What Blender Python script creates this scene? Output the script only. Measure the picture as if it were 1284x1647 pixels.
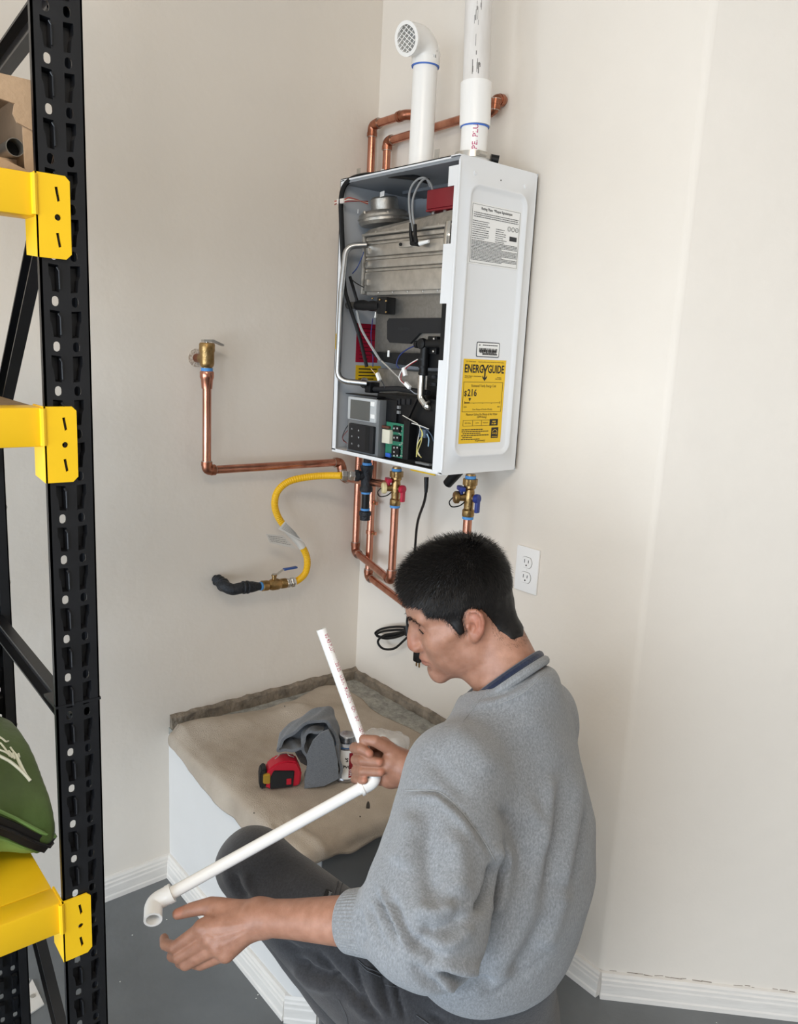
import bpy, bmesh, math, random
import numpy as np
from mathutils import Vector, Matrix
random.seed(7); np.random.seed(7)
for o in list(bpy.data.objects): bpy.data.objects.remove(o, do_unlink=True)
SC = bpy.context.scene
COL = SC.collection

# ---------------------------------------------------------------- camera
CAM_LOC = np.array([-1.5255, -1.99, 1.53])
FPX, CX, CY = 1294.85, 642.0, 823.5
def cam_axes(yaw, pit, rol):
    fwd = np.array([math.cos(yaw)*math.cos(pit), math.sin(yaw)*math.cos(pit), -math.sin(pit)])
    r = np.cross(fwd, [0, 0, 1]); r /= np.linalg.norm(r); d = np.cross(fwd, r)
    return np.array([math.cos(rol)*r+math.sin(rol)*d, -math.sin(rol)*r+math.cos(rol)*d, fwd])
CM = cam_axes(math.radians(49.841), math.radians(11.434), math.radians(-2.914))
cd = bpy.data.cameras.new('camera'); cam = bpy.data.objects.new('camera', cd); COL.objects.link(cam)
cd.sensor_fit = 'HORIZONTAL'; cd.sensor_width = 36.0; cd.lens = 36.0*FPX/1284.0; cd.clip_start = .02
mw = Matrix.Identity(4)
for i in range(3):
    mw[i][0] = CM[0][i]; mw[i][1] = -CM[1][i]; mw[i][2] = -CM[2][i]; mw[i][3] = CAM_LOC[i]
cam.matrix_world = mw
SC.camera = cam

# ---------------------------------------------------------------- light: open garage door to the left, soft sky all round
vs = SC.view_settings
vs.view_transform = 'Standard'; vs.look = 'None'; vs.gamma = 1.0; vs.use_curve_mapping = False
vs.exposure = 0.06
W = bpy.data.worlds.new('sky'); SC.world = W; W.use_nodes = True
bgn = W.node_tree.nodes['Background']; bgn.inputs[0].default_value = (1.0, .97, .92, 1); bgn.inputs[1].default_value = .40
def area(name, loc, target, sx, sy, power, color):
    l = bpy.data.lights.new(name, 'AREA'); l.shape = 'RECTANGLE'; l.size = sx; l.size_y = sy; l.energy = power; l.color = color
    o = bpy.data.objects.new(name, l); COL.objects.link(o); o.location = loc
    o.rotation_euler = (Vector(target)-Vector(loc)).to_track_quat('-Z', 'Y').to_euler()
    return o
area('garage_door_daylight', (-4.3, -1.7, .95), (0, -.9, 1.05), 4.6, 1.9, 200, (.75, .87, 1.0))
area('ceiling_tube_light', (-2.0, -2.2, 2.68), (-1.2, -1.5, .0), 1.3, .6, 36, (1.0, .85, .68))

# ---------------------------------------------------------------- measuring: a point of the place from its direction and one known coordinate
def at(px, py, x=None, y=None, z=None, d=None):
    r = CM.T @ np.array([(px-CX)/FPX, (py-CY)/FPX, 1.0])
    if x is not None: t = (x-CAM_LOC[0])/r[0]
    elif y is not None: t = (y-CAM_LOC[1])/r[1]
    elif z is not None: t = (z-CAM_LOC[2])/r[2]
    else: t = d
    return CAM_LOC+t*r

# ---------------------------------------------------------------- materials
def lin(c):
    if isinstance(c, str): c = [int(c[i:i+2], 16)/255 for i in (0, 2, 4)]
    return tuple((v/12.92 if v <= .04045 else ((v+.055)/1.055)**2.4) for v in c)+(1,)
MATS = {}
def mat(name, col, rough=.5, metal=0., var=0., vscale=8., bump=0., bscale=60., col2=None, spec=.5, trans=0., alpha=1., sss=0., stretch=None, coat=0.):
    if name in MATS: return MATS[name]
    m = bpy.data.materials.new(name); m.use_nodes = True; nt = m.node_tree; b = nt.nodes['Principled BSDF']
    c = lin(col)
    b.inputs['Base Color'].default_value = c; b.inputs['Roughness'].default_value = rough; b.inputs['Metallic'].default_value = metal
    b.inputs['Specular IOR Level'].default_value = spec; b.inputs['Transmission Weight'].default_value = trans; b.inputs['Alpha'].default_value = alpha
    if coat: b.inputs['Coat Weight'].default_value = coat
    if sss:
        b.inputs['Subsurface Weight'].default_value = sss; b.inputs['Subsurface Radius'].default_value = (.012, .005, .003); b.inputs['Subsurface Scale'].default_value = .6
    tc = nt.nodes.new('ShaderNodeTexCoord'); src = tc.outputs['Object']
    if stretch:
        mp = nt.nodes.new('ShaderNodeMapping'); mp.inputs['Scale'].default_value = stretch; nt.links.new(src, mp.inputs[0]); src = mp.outputs[0]
    if var or col2:
        n = nt.nodes.new('ShaderNodeTexNoise'); n.inputs['Scale'].default_value = vscale; n.inputs['Detail'].default_value = 5; n.inputs['Roughness'].default_value = .6
        nt.links.new(src, n.inputs['Vector'])
        r = nt.nodes.new('ShaderNodeValToRGB'); nt.links.new(n.outputs['Fac'], r.inputs[0])
        r.color_ramp.elements[0].position = .32; r.color_ramp.elements[1].position = .68
        if col2: c1, c2 = c, lin(col2)
        else: c1 = tuple(max(0, v*(1-var)) for v in c[:3])+(1,); c2 = tuple(min(1, v*(1+var)) for v in c[:3])+(1,)
        r.color_ramp.elements[0].color = c1; r.color_ramp.elements[1].color = c2
        nt.links.new(r.outputs[0], b.inputs['Base Color'])
    if bump:
        n2 = nt.nodes.new('ShaderNodeTexNoise'); n2.inputs['Scale'].default_value = bscale; n2.inputs['Detail'].default_value = 6
        nt.links.new(src, n2.inputs['Vector'])
        bp = nt.nodes.new('ShaderNodeBump'); bp.inputs['Strength'].default_value = bump; bp.inputs['Distance'].default_value = .01
        nt.links.new(n2.outputs['Fac'], bp.inputs['Height']); nt.links.new(bp.outputs[0], b.inputs['Normal'])
    MATS[name] = m; return m

# ---------------------------------------------------------------- mesh building
class MB:
    def __init__(s): s.v = []; s.f = []; s.m = []
    def add(s, vs, fs, mi=0):
        k = len(s.v); s.v += [tuple(map(float, v)) for v in vs]; s.f += [tuple(i+k for i in f) for f in fs]; s.m += [mi]*len(fs); return s
    def box(s, x0, x1, y0, y1, z0, z1, bev=0., mi=0):
        x0, x1 = sorted((x0, x1)); y0, y1 = sorted((y0, y1)); z0, z1 = sorted((z0, z1))
        if bev <= 0:
            vs = [(x, y, z) for x in (x0, x1) for y in (y0, y1) for z in (z0, z1)]
            return s.add(vs, [(0, 1, 3, 2), (4, 6, 7, 5), (0, 4, 5, 1), (2, 3, 7, 6), (0, 2, 6, 4), (1, 5, 7, 3)], mi)
        bm = bmesh.new(); bmesh.ops.create_cube(bm, size=1)
        for v in bm.verts: v.co = ((x0+x1)/2+v.co.x*(x1-x0), (y0+y1)/2+v.co.y*(y1-y0), (z0+z1)/2+v.co.z*(z1-z0))
        bmesh.ops.bevel(bm, geom=bm.edges[:], offset=min(bev, .45*min(x1-x0, y1-y0, z1-z0)), segments=2, affect='EDGES', profile=.6)
        return s.bm(bm, mi)
    def bm(s, bm, mi=0, M=None):
        bm.verts.index_update()
        s.add([(M @ v.co if M else v.co) for v in bm.verts], [[v.index for v in f.verts] for f in bm.faces], mi); bm.free(); return s
    def obox(s, c, ax, ay, az, hx, hy, hz, bev=0., mi=0):
        t = MB().box(-hx, hx, -hy, hy, -hz, hz, bev); ax, ay, az = [np.array(a, float) for a in (ax, ay, az)]; c = np.array(c, float)
        return s.add([c+ax*v[0]+ay*v[1]+az*v[2] for v in t.v], t.f, mi)
    def bar(s, a, b, w, h, up=(0, 0, 1), bev=0., mi=0):
        a = np.array(a, float); b = np.array(b, float); d = b-a; L = np.linalg.norm(d); d /= L
        u = np.array(up, float); sx = np.cross(d, u); sx /= np.linalg.norm(sx); u = np.cross(sx, d)
        return s.obox((a+b)/2, d, sx, u, L/2, w/2, h/2, bev, mi)
    def tube(s, pts, r, n=16, caps=True, mi=0, hollow=0.):
        pts = [np.array(p, float) for p in pts]; k = len(pts)
        rs = [r]*k if np.isscalar(r) else list(r)
        T = []
        for i in range(k):
            t = pts[min(i+1, k-1)]-pts[max(i-1, 0)]; L = np.linalg.norm(t); T.append(t/L if L > 1e-9 else (T[-1] if T else np.array([0, 0, 1.])))
        u = np.cross(T[0], [0, 0, 1.]) if abs(T[0][2]) < .9 else np.cross(T[0], [1., 0, 0]); u /= np.linalg.norm(u)
        rings = []; vs = []
        for i in range(k):
            u = u-T[i]*np.dot(u, T[i]); u /= np.linalg.norm(u); w = np.cross(T[i], u)
            rings.append([len(vs)+j for j in range(n)])
            vs += [pts[i]+rs[i]*(math.cos(a)*u+math.sin(a)*w) for a in [2*math.pi*j/n for j in range(n)]]
        fs = []
        for i in range(k-1):
            for j in range(n): fs.append((rings[i][j], rings[i][(j+1) % n], rings[i+1][(j+1) % n], rings[i+1][j]))
        if caps: fs += [tuple(reversed(rings[0])), tuple(rings[-1])]
        return s.add(vs, fs, mi)
    def lathe(s, prof, c, axis=(0, 0, 1), n=24, mi=0, ref=None):
        # prof: (r, h) pairs along axis from c
        a = np.array(axis, float); a /= np.linalg.norm(a); c = np.array(c, float)
        u = np.cross(a, [0, 0, 1.]) if abs(a[2]) < .9 else np.cross(a, [1., 0, 0])
        if ref is not None: u = np.array(ref, float)-a*np.dot(ref, a)
        u /= np.linalg.norm(u); w = np.cross(a, u); vs = []; fs = []
        for r, h in prof:
            vs += [c+a*h+max(r, 1e-5)*(math.cos(t)*u+math.sin(t)*w) for t in [2*math.pi*j/n for j in range(n)]]
        for i in range(len(prof)-1):
            for j in range(n): fs.append((i*n+j, i*n+(j+1) % n, (i+1)*n+(j+1) % n, (i+1)*n+j))
        k = len(prof)-1
        fs += [tuple(reversed(range(n))), tuple(k*n+j for j in range(n))]
        return s.add(vs, fs, mi)
    def ring(s, c, axis, ro, ri, h, n=24, mi=0):
        return s.lathe_open([(ri, 0), (ro, 0), (ro, h), (ri, h), (ri, 0)], c, axis, n, mi)
    def lathe_open(s, prof, c, axis, n=24, mi=0):
        k = len(s.f); s.lathe(prof, c, axis, n, mi); s.f = s.f[:-2]; s.m = s.m[:-2]; return s
    def prism(s, poly, o, u, v, w, h, mi=0):
        # poly in 2-D (u, v) from o, extruded by h along w
        o, u, v, w = [np.array(a, float) for a in (o, u, v, w)]; n = len(poly)
        a = [o+u*p[0]+v*p[1] for p in poly]; b = [p+w*h for p in a]
        fs = [tuple(reversed(range(n))), tuple(range(n, 2*n))]+[(i, (i+1) % n, n+(i+1) % n, n+i) for i in range(n)]
        return s.add(a+b, fs, mi)
    def ball(s, c, rx, ry=None, rz=None, n=16, mi=0):
        ry = ry or rx; rz = rz or rx; vs = []; fs = []; h = n//2
        for i in range(h+1):
            p = math.pi*i/h
            for j in range(n):
                t = 2*math.pi*j/n; vs.append((c[0]+rx*math.sin(p)*math.cos(t), c[1]+ry*math.sin(p)*math.sin(t), c[2]+rz*math.cos(p)))
        for i in range(h):
            for j in range(n): fs.append((i*n+j, (i+1)*n+j, (i+1)*n+(j+1) % n, i*n+(j+1) % n))
        return s.add(vs, fs, mi)
    def mesh(s, name, ang=35):
        me = bpy.data.meshes.new(name); me.from_pydata(s.v, [], s.f); me.validate()
        bm = bmesh.new(); bm.from_mesh(me); bmesh.ops.remove_doubles(bm, verts=bm.verts, dist=1e-6); bmesh.ops.recalc_face_normals(bm, faces=bm.faces); bm.to_mesh(me); bm.free()
        if ang:
            me.polygons.foreach_set('use_smooth', [True]*len(me.polygons)); me.set_sharp_from_angle(angle=math.radians(ang))
        return me
    def build(s, name, m, parent=None, ang=35, label=None):
        mats = m if isinstance(m, (list, tuple)) else [m]
        me = bpy.data.meshes.new(name); me.from_pydata(s.v, [], s.f)
        for x in mats: me.materials.append(x)
        if len(mats) > 1: me.polygons.foreach_set('material_index', s.m)
        bm = bmesh.new(); bm.from_mesh(me); bmesh.ops.recalc_face_normals(bm, faces=bm.faces); bm.to_mesh(me); bm.free()
        if ang:
            me.polygons.foreach_set('use_smooth', [True]*len(me.polygons)); me.set_sharp_from_angle(angle=math.radians(ang))
        return link(name, me, parent, label)
def link(name, me, parent=None, label=None):
    o = bpy.data.objects.new(name, me); COL.objects.link(o)
    if parent is not None: attach(o, parent)
    if label: o['label'] = label
    return o
def wloc(o):
    v = Vector((0, 0, 0))
    while o is not None: v += o.location; o = o.parent
    return v
def attach(o, parent):
    # parts are written in room coordinates; their things only ever carry a translation
    o.parent = parent; pl = Vector((0, 0, 0)); q = parent
    pl = wloc_base(parent)
    o.matrix_parent_inverse = Matrix.Translation(-pl)
BASE = {}
def wloc_base(o): return BASE.get(o.name, Vector((0, 0, 0)))
def thing(name, label, cat, loc, group=None):
    o = bpy.data.objects.new(name, None); COL.objects.link(o); o.location = Vector([float(v) for v in loc]); o.empty_display_size = .05
    BASE[o.name] = o.location.copy(); return tag(o, label, cat, group)
def tag(o, label, cat, group=None):
    o['label'] = label; o['category'] = cat
    if group: o['group'] = group
    return o
def struct(o): o['kind'] = 'structure'; return o
def fillet(pts, r, n=6):
    pts = [np.array(p, float) for p in pts]; out = [pts[0]]
    for i in range(1, len(pts)-1):
        a, b, c = pts[i-1], pts[i], pts[i+1]; u = a-b; w = c-b; lu = np.linalg.norm(u); lw = np.linalg.norm(w); u /= lu; w /= lw
        ca = max(-1, min(1, np.dot(u, w))); ang = math.acos(ca)
        t = min(r/math.tan(ang/2) if ang < 3.1 else 0, .49*lu, .49*lw)
        p, q = b+u*t, b+w*t
        for k in range(n+1):
            s = k/n; out.append((1-s)**2*p+2*s*(1-s)*b+s*s*q)
    out.append(pts[-1]); return out
def spline(pts, n=8):
    # Catmull-Rom through pts
    P = [np.array(p, float) for p in pts]; P = [2*P[0]-P[1]]+P+[2*P[-1]-P[-2]]; out = []
    for i in range(1, len(P)-2):
        for k in range(n):
            t = k/n; out.append(.5*((2*P[i])+(-P[i-1]+P[i+1])*t+(2*P[i-1]-5*P[i]+4*P[i+1]-P[i+2])*t*t+(-P[i-1]+3*P[i]-3*P[i+1]+P[i+2])*t**3))
    out.append(P[-2]); return out
X3, Y3, Z3 = np.array([1., 0, 0]), np.array([0, 1., 0]), np.array([0, 0, 1.])
def unit(v): v = np.array(v, float); return v/np.linalg.norm(v)

def text_verts(body, size, align='LEFT', bold=0.):
    cu = bpy.data.curves.new('t', 'FONT'); cu.body = body; cu.size = size; cu.align_x = align; cu.offset = bold; cu.resolution_u = 2
    o = bpy.data.objects.new('t', cu); COL.objects.link(o)
    dg = bpy.context.evaluated_depsgraph_get(); me = bpy.data.meshes.new_from_object(o.evaluated_get(dg))
    v = [tuple(x.co) for x in me.vertices]; f = [tuple(p.vertices) for p in me.polygons]
    bpy.data.objects.remove(o); bpy.data.curves.remove(cu); bpy.data.meshes.remove(me)
    return v, f
def text_on(mb, body, size, o, u, v, n, align='LEFT', bold=0., sx=1., lift=.0006, mi=0):
    tv, tf = text_verts(body, size, align, bold); o, u, v, n = [np.array(a, float) for a in (o, u, v, n)]
    mb.add([o+u*p[0]*sx+v*p[1]+n*lift for p in tv], tf, mi)
# ================================================================= materials used all over
wall_m = mat('warm_white_wall_paint', 'e3dbd0', .7, var=.03, vscale=1.6, bump=.16, bscale=22, spec=.3)
trim_m = mat('white_trim_paint', 'e2ddd6', .4, var=.05, vscale=14, bump=.06, bscale=30, stretch=(1, 1, 6))
plinth_m = mat('white_plinth_paint', 'd8d6d3', .55, var=.03, vscale=3, bump=.1, bscale=14)
floor_m = mat('grey_floor_paint', '6b6e70', .42, var=.16, vscale=3.2, bump=.12, bscale=35)
conc_m = mat('bare_concrete', '9b9a93', .9, var=.35, vscale=38, bump=.6, bscale=110)
curb_m = mat('dirty_cement', '857a6c', .9, var=.4, vscale=24, bump=.8, bscale=70)
black_m = mat('black_powder_coat', '16171a', .38, var=.25, vscale=20)
yellow_m = mat('yellow_powder_coat', 'f3c41a', .36, var=.05, vscale=6)
pvc_m = mat('white_pvc', 'f1efeb', .28)
copper_m = mat('copper_pipe', 'd39880', .24, 1.0, col2='a96f5b', vscale=26, stretch=(1, 1, .35))
copper2_m = mat('tarnished_copper_fitting', 'bb8068', .32, 1.0, col2='87543f', vscale=45)
solder_m = mat('solder', 'b9b4ac', .35, 1.0)
brass_m = mat('brass', 'b99a6b', .33, 1.0, col2='8f7246', vscale=60, bump=.1, bscale=200)
steel_m = mat('brushed_steel', 'c2beb7', .3, .85, var=.15, vscale=30)
alu_m = mat('cast_aluminium', 'b0aca5', .42, .9, var=.18, vscale=60, bump=.1, bscale=260)
zinc_m = mat('zinc_plate', 'bcb8b1', .45, .85, var=.12, vscale=14)
case_m = mat('white_heater_enamel', 'e8eaec', .3, spec=.5)
inner_m = mat('grey_heater_liner', 'c3c7cc', .38, var=.04, vscale=6)
bplast_m = mat('black_plastic', '0e0f11', .45, spec=.3)
dplast_m = mat('charcoal_plastic', '1b1c1f', .5, spec=.35)
iron_m = mat('black_iron', '23262b', .5, .3, var=.3, vscale=60, bump=.4, bscale=220)
blue_m = mat('blue_thread_seal', '4d8fcf', .6)
ink_m = mat('black_ink', '17171a', .6)
white_m = mat('white_label', 'f2f2f0', .45)
red_m = mat('red_plastic', 'b3182e', .4)
hole_m = mat('dark_cavity', '060607', .8)

# ================================================================= setting
YE = -1.037                      # the right wall ends here and turns outward by 45 degrees
H = 2.72
E45 = np.array([.7071, -.7071, 0]); N45 = np.array([-.7071, -.7071, 0])
struct(MB().box(-4.6, 3.0, -4.6, .12, -.12, 0).build('floor', floor_m, ang=0))
struct(MB().box(-4.6, .12, 0, .12, 0, H).build('wall_left', wall_m, ang=0))
# right wall with a bullnose end
def arc(c, r, a0, a1, n=8): return [(c[0]+r*math.cos(a0+(a1-a0)*i/n), c[1]+r*math.sin(a0+(a1-a0)*i/n)) for i in range(n+1)]
R = .03; t = R*math.tan(math.pi/8)
pol = [(.14, 0), (0, 0)]+arc((R, YE+t), R, math.pi, math.pi*1.25, 8)+[(.14, YE-.09)]
struct(MB().prism(pol, (0, 0, 0), X3, Y3, Z3, H).build('wall_right', wall_m, ang=60))
e0 = np.array([R+R*math.cos(math.pi*1.25), YE+t+R*math.sin(math.pi*1.25), 0])
struct(MB().prism([(0, 0), (3.2, 0), (3.2, .12), (0.05, .12)], e0, E45, -N45, Z3, H).build('wall_end', wall_m, ang=0))
struct(MB().box(-4.6, 3.0, -4.6, .12, H, H+.1).build('ceiling', mat('white_ceiling_paint', 'e6e0d8', .8), ang=0))
# baseboards: stepped profile (offset from wall, height)
BP = [(0, 0), (.0155, 0), (.0155, .012), (.0135, .016), (.0135, .038), (.012, .042), (.012, .050), (.0095, .054), (.0095, .060), (.006, .066), (0, .068)]
def baseboard(name, a, b, n, parent=None):
    a = np.array(a, float); b = np.array(b, float); d = unit(b-a)
    o = MB().prism([(p[0]+.0002, p[1]) for p in BP], a, n, Z3, d, np.linalg.norm(b-a)).build(name, trim_m, parent, ang=20)
    return o
struct(baseboard('baseboard_left', (-4.5, 0, 0), (-.652, 0, 0), -Y3))
struct(baseboard('baseboard_right', (0, -.695, 0), (0, YE-.002, 0), -X3))
struct(baseboard('baseboard_end', e0+E45*.0+N45*.0-E45*.012, e0+E45*3.0, N45))
# cracked caulk line above the end baseboard
mb = MB(); rr = random.Random(3)
for i in range(26):
    s = .01+i*.021+rr.uniform(-.006, .006); L = rr.uniform(.006, .026)
    if rr.random() < .35: continue
    p = e0+E45*s+N45*.0004+Z3*(.0695+rr.uniform(-.001, .0015)); q = p+E45*L+Z3*rr.uniform(-.002, .002)
    mb.bar(p, q, .0010, rr.uniform(.0005, .0013))
mb.build('caulk_crack', mat('dark_gap', '7d7063', .9), bpy.data.objects['baseboard_end'], ang=0)
# raised plinth in the corner
PX, PY, PT = -.65, -.69, .46
cr = .045
pol = [(0, 0), (PX, 0), (PX, PY+cr)]+[(PX+.004, PY+cr-.012), (PX+cr-.012, PY+.004)]+[(PX+cr, PY), (0, PY)]
pl = MB().prism(pol, (0, 0, 0), X3, Y3, Z3, PT-.02).build('plinth', plinth_m, ang=30)
struct(pl); pl['label'] = 'white painted raised plinth in the room corner with bare concrete top'
MB().prism(pol, (0, 0, PT-.02), X3, Y3, Z3, .02).build('concrete_top', conc_m, pl, ang=30)
MB().box(PX+cr+.004, -.001, PY-.003, PY-.0002, .069, PT-.022).build('front_grey_sheet', mat('plinth_front_grey', '5d5e5e', .6, var=.1, vscale=5), pl, ang=0)  # thin darker grey sheet over the plinth's front face
baseboard('plinth_baseboard', (PX, -.001, 0), (PX, PY+cr, 0), -X3, pl)
dch = unit(np.array([cr, -cr, 0])); nch = np.array([-.7071, -.7071, 0])
baseboard('plinth_baseboard', np.array([PX, PY+cr, 0])-dch*.006, np.array([PX+cr, PY, 0])+dch*.006, nch, pl)
baseboard('plinth_baseboard', (PX+cr, PY, 0), (0, PY, 0), -Y3, pl)
def curb(name, a, b, n, h, th, seed):
    rr = random.Random(seed); a = np.array(a, float); b = np.array(b, float); d = b-a; N = 40; vs = []; fs = []
    for i in range(N+1):
        p = a+d*i/N; hh = h*(1+rr.uniform(-.07, .07)); tt = th*(1+rr.uniform(-.2, .2))
        vs += [p, p+n*tt, p+n*tt*.9+Z3*hh*.8, p+n*.002+Z3*hh, p+Z3*hh]
    for i in range(N):
        for j in range(5): fs.append((i*5+j, i*5+(j+1) % 5, i*5+5+(j+1) % 5, i*5+5+j))
    fs += [tuple(range(5)), tuple(N*5+j for j in range(5))]
    return MB().add(vs, fs).build(name, curb_m, pl, ang=50)
curb('cement_curb', (PX+.003, -.0005, PT), (-.001, -.0005, PT), -Y3, .036, .014, 5)
curb('cement_curb', (-.0005, -.001, PT), (-.0005, PY+.004, PT), -X3, .03, .013, 9)

# duplex outlet on the right wall
p0, p1 = at(832, 880, x=0), at(865, 957, x=0)
oy, oz = -.699, 1.0
ot = thing('wall_outlet', 'white duplex electrical outlet on the wall behind the man', 'outlet', (0, oy, oz))
plate_m = mat('white_outlet_plastic', 'efeeec', .3)
MB().box(-.006, 0, oy-.037, oy+.037, oz-.058, oz+.058, .003).build('cover_plate', plate_m, ot)
for s in (-1, 1):
    c = (-.006, oy, oz+s*.0195)
    mb = MB(); poly = [(.0165*math.cos(a), max(-.0135, min(.0135, .0165*math.sin(a)))) for a in [2*math.pi*k/28 for k in range(28)]]
    mb.prism(poly, c, Y3, Z3, -X3, .0022)
    rc = mb.build('receptacle', plate_m, ot)
    MB().prism([(q[0]*1.06, q[1]*1.07) for q in poly], c, Y3, Z3, -X3, .0006).build('receptacle_gap', mat('outlet_gap', '8d8984', .7), ot)
    mb = MB()
    for dy, hh in ((.0062, .0045), (-.0062, .0037)): mb.box(-.0086, -.0080, oy+dy-.0009, oy+dy+.0009, oz+s*.0195+.003-hh, oz+s*.0195+.003+hh)
    mb.lathe([(.0022, 0), (.0022, .0006)], (-.0080, oy, oz+s*.0195-.0075), -X3, 12)
    mb.build('slot', hole_m, rc)
MB().lathe([(.003, 0), (.0025, .0012)], (-.006, oy, oz), -X3, 12).build('screw', plate_m, ot)
# small white paint specks on the floor
mb = MB(); rr = random.Random(11)
for px, py in [(213, 1504), (268, 1479), (193, 1579), (355, 1548), (415, 1600), (412, 1606), (987, 1604), (1153, 1645)]:
    p = at(px, py, z=0); r = rr.uniform(.0012, .0022)
    mb.prism([(r*rr.uniform(.6, 1.3)*math.cos(a), r*rr.uniform(.6, 1.3)*math.sin(a)) for a in [k*math.pi/4 for k in range(8)]], p, X3, Y3, Z3, .0006)
o = mb.build('paint_flecks', mat('white_flecks', 'dcdcd6', .7), bpy.data.objects['floor'], ang=0); o['kind'] = 'stuff'
# ================================================================= storage rack
def plate(outer, holes, o, u, v, n, th, mi=0):
    """flat plate with real holes, thickness th along n"""
    from mathutils.geometry import delaunay_2d_cdt
    V2 = []; E2 = []; loops = []
    for lp in [outer]+list(holes):
        s0 = len(V2); L = len(lp); loops.append(L); V2 += [Vector((p[0], p[1])) for p in lp]; E2 += [(s0+i, s0+(i+1) % L) for i in range(L)]
    rv, _, rf, ov, _, _ = delaunay_2d_cdt(V2, E2, [], 0, 1e-7)
    mp = [None]*len(rv)
    for i, q in enumerate(ov):
        if q: mp[i] = q[0]
    def inside(p, poly):
        r = False
        for i in range(len(poly)):
            (x0, y0), (x1, y1) = poly[i][:2], poly[i-1][:2]
            if (y0 > p[1]) != (y1 > p[1]) and p[0] < (x1-x0)*(p[1]-y0)/(y1-y0)+x0: r = not r
        return r
    F = []
    for f in rf:
        c = sum((rv[i] for i in f), Vector((0, 0)))/3
        if inside(c, outer) and not any(inside(c, hh_) for hh_ in holes): F.append([mp[i] for i in f])
    V = [tuple(q) for q in V2]
    o, u, v, n = [np.array(a, float) for a in (o, u, v, n)]; k = len(V); mb = MB()
    P = [o+u*q[0]+v*q[1] for q in V]
    fs = [tuple(f) for f in F]+[tuple(i+k for i in reversed(f)) for f in F]; st = 0
    for L in loops:
        fs += [(st+i, st+(i+1) % L, st+(i+1) % L+k, st+i+k) for i in range(L)]; st += L
    mb.add(P+[p+n*th for p in P], fs, mi); return mb
def slot2(cx, cz, w, h, n=5):
    a = h/2-w/2
    return [(cx+w/2*math.cos(t), cz+a+w/2*math.sin(t)) for t in [math.pi*k/n for k in range(n+1)]]+[(cx+w/2*math.cos(t), cz-a+w/2*math.sin(t)) for t in [math.pi+math.pi*k/n for k in range(n+1)]]
PIT = .0508; PW = .054; FX, FY = -1.2145, -1.010
def keyhole(cx, cz, s):
    return [(cx+s*x, cz+z) for x, z in [(-.0055, .0145), (.0055, .0155), (.0055, .004), (.0035, -.001), (.0020, -.0145), (-.0055, -.0155)]]
def post_face_tile(mirror):
    hl = [slot2(-.0115, .0, .0076, .0115), slot2(.0105, 0, .0076, .0115)]
    kh = [keyhole(-.0125, -PIT/2, -1), keyhole(.0115, -PIT/2, 1)]
    outer = [(-PW/2, PIT*.17), (PW/2, PIT*.17), (PW/2, -PIT*.83), (-PW/2, -PIT*.83)]
    mb = plate(outer, hl+kh, (0, 0, 0), X3, Z3, Y3*mirror, .002)
    for c, s in ((-.0125, -1), (.0115, 1)):
        k = keyhole(c, -PIT/2, s); k2 = [((p[0]-c)*.75+c, (p[1]+PIT/2)*.85-PIT/2) for p in k]; n = len(k)
        mb.add([(p[0], 0.002*mirror, p[1]) for p in k]+[(p[0], .011*mirror, p[1]) for p in k2], [(i, (i+1) % n, n+(i+1) % n, n+i) for i in range(n)]+[tuple(range(n, 2*n))])
    # pressed rib beside the left keyhole
    mb.tube([(-.0085, -.0002*mirror, -PIT/2+.012), (-.0065, -.0012*mirror, -PIT/2+.008), (-.0062, -.0012*mirror, -PIT/2-.012)], .0012, 6)
    return mb
rack = thing('storage_rack', 'black steel storage rack with yellow beams at the left edge', 'storage rack', (FX, FY+.2, 0))
tile_f = post_face_tile(1)
def post(y, zc, z0, z1, sgn, upto):
    mb = MB(); nt = int((z1-z0)/PIT)+1
    z = zc
    while z > z0+PIT*.83: z -= PIT
    z += 0
    T = tile_f if sgn > 0 else post_face_tile(-1)
    zt = z
    while zt < z1:
        mb.add([(v[0]+FX, v[1]+y, v[2]+zt) for v in T.v], T.f); zt += PIT
    zb = z-PIT*.83
    mb.box(FX-PW/2, FX+PW/2, y, y+.002*sgn, 0, zb)
    mb.box(FX+PW/2-.002, FX+PW/2, y, y+.046*sgn, 0, z1)           # outer web
    mb.box(FX-PW/2, FX-PW/2+.0025, y, y+.009*sgn, 0, z1)          # inner lip
    mb.box(FX+PW/2-.016, FX+PW/2, y+.044*sgn, y+.046*sgn, 0, z1)
    return mb
zc = at(92, 97, y=FY)[2]
fp = post(FY, zc, .02, 2.35, 1, 0).build('post', black_m, rack, ang=0)
zj = at(128, 1130, y=FY)[2]
MB().box(FX-PW/2-.0012, FX+PW/2+.0012, FY-.0012, FY+.047, zj-.0016, zj+.0016).build('joint_sleeve', black_m, fp)
rp = post(FY+.46, zc+.01, .02, 2.35, -1, 0).build('post', black_m, rack, ang=0)
for k in range(14): MB().ball((FX+PW/2+.003, FY+.44, .2+k*.13), .005, n=8).build('bolt', steel_m, rp)
for yy in (FY+.02, FY+.44):
    MB().box(FX-.035, FX+.035, yy-.035, yy+.035, 0, .004, .001).build('foot_plate', black_m, rack)
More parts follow.
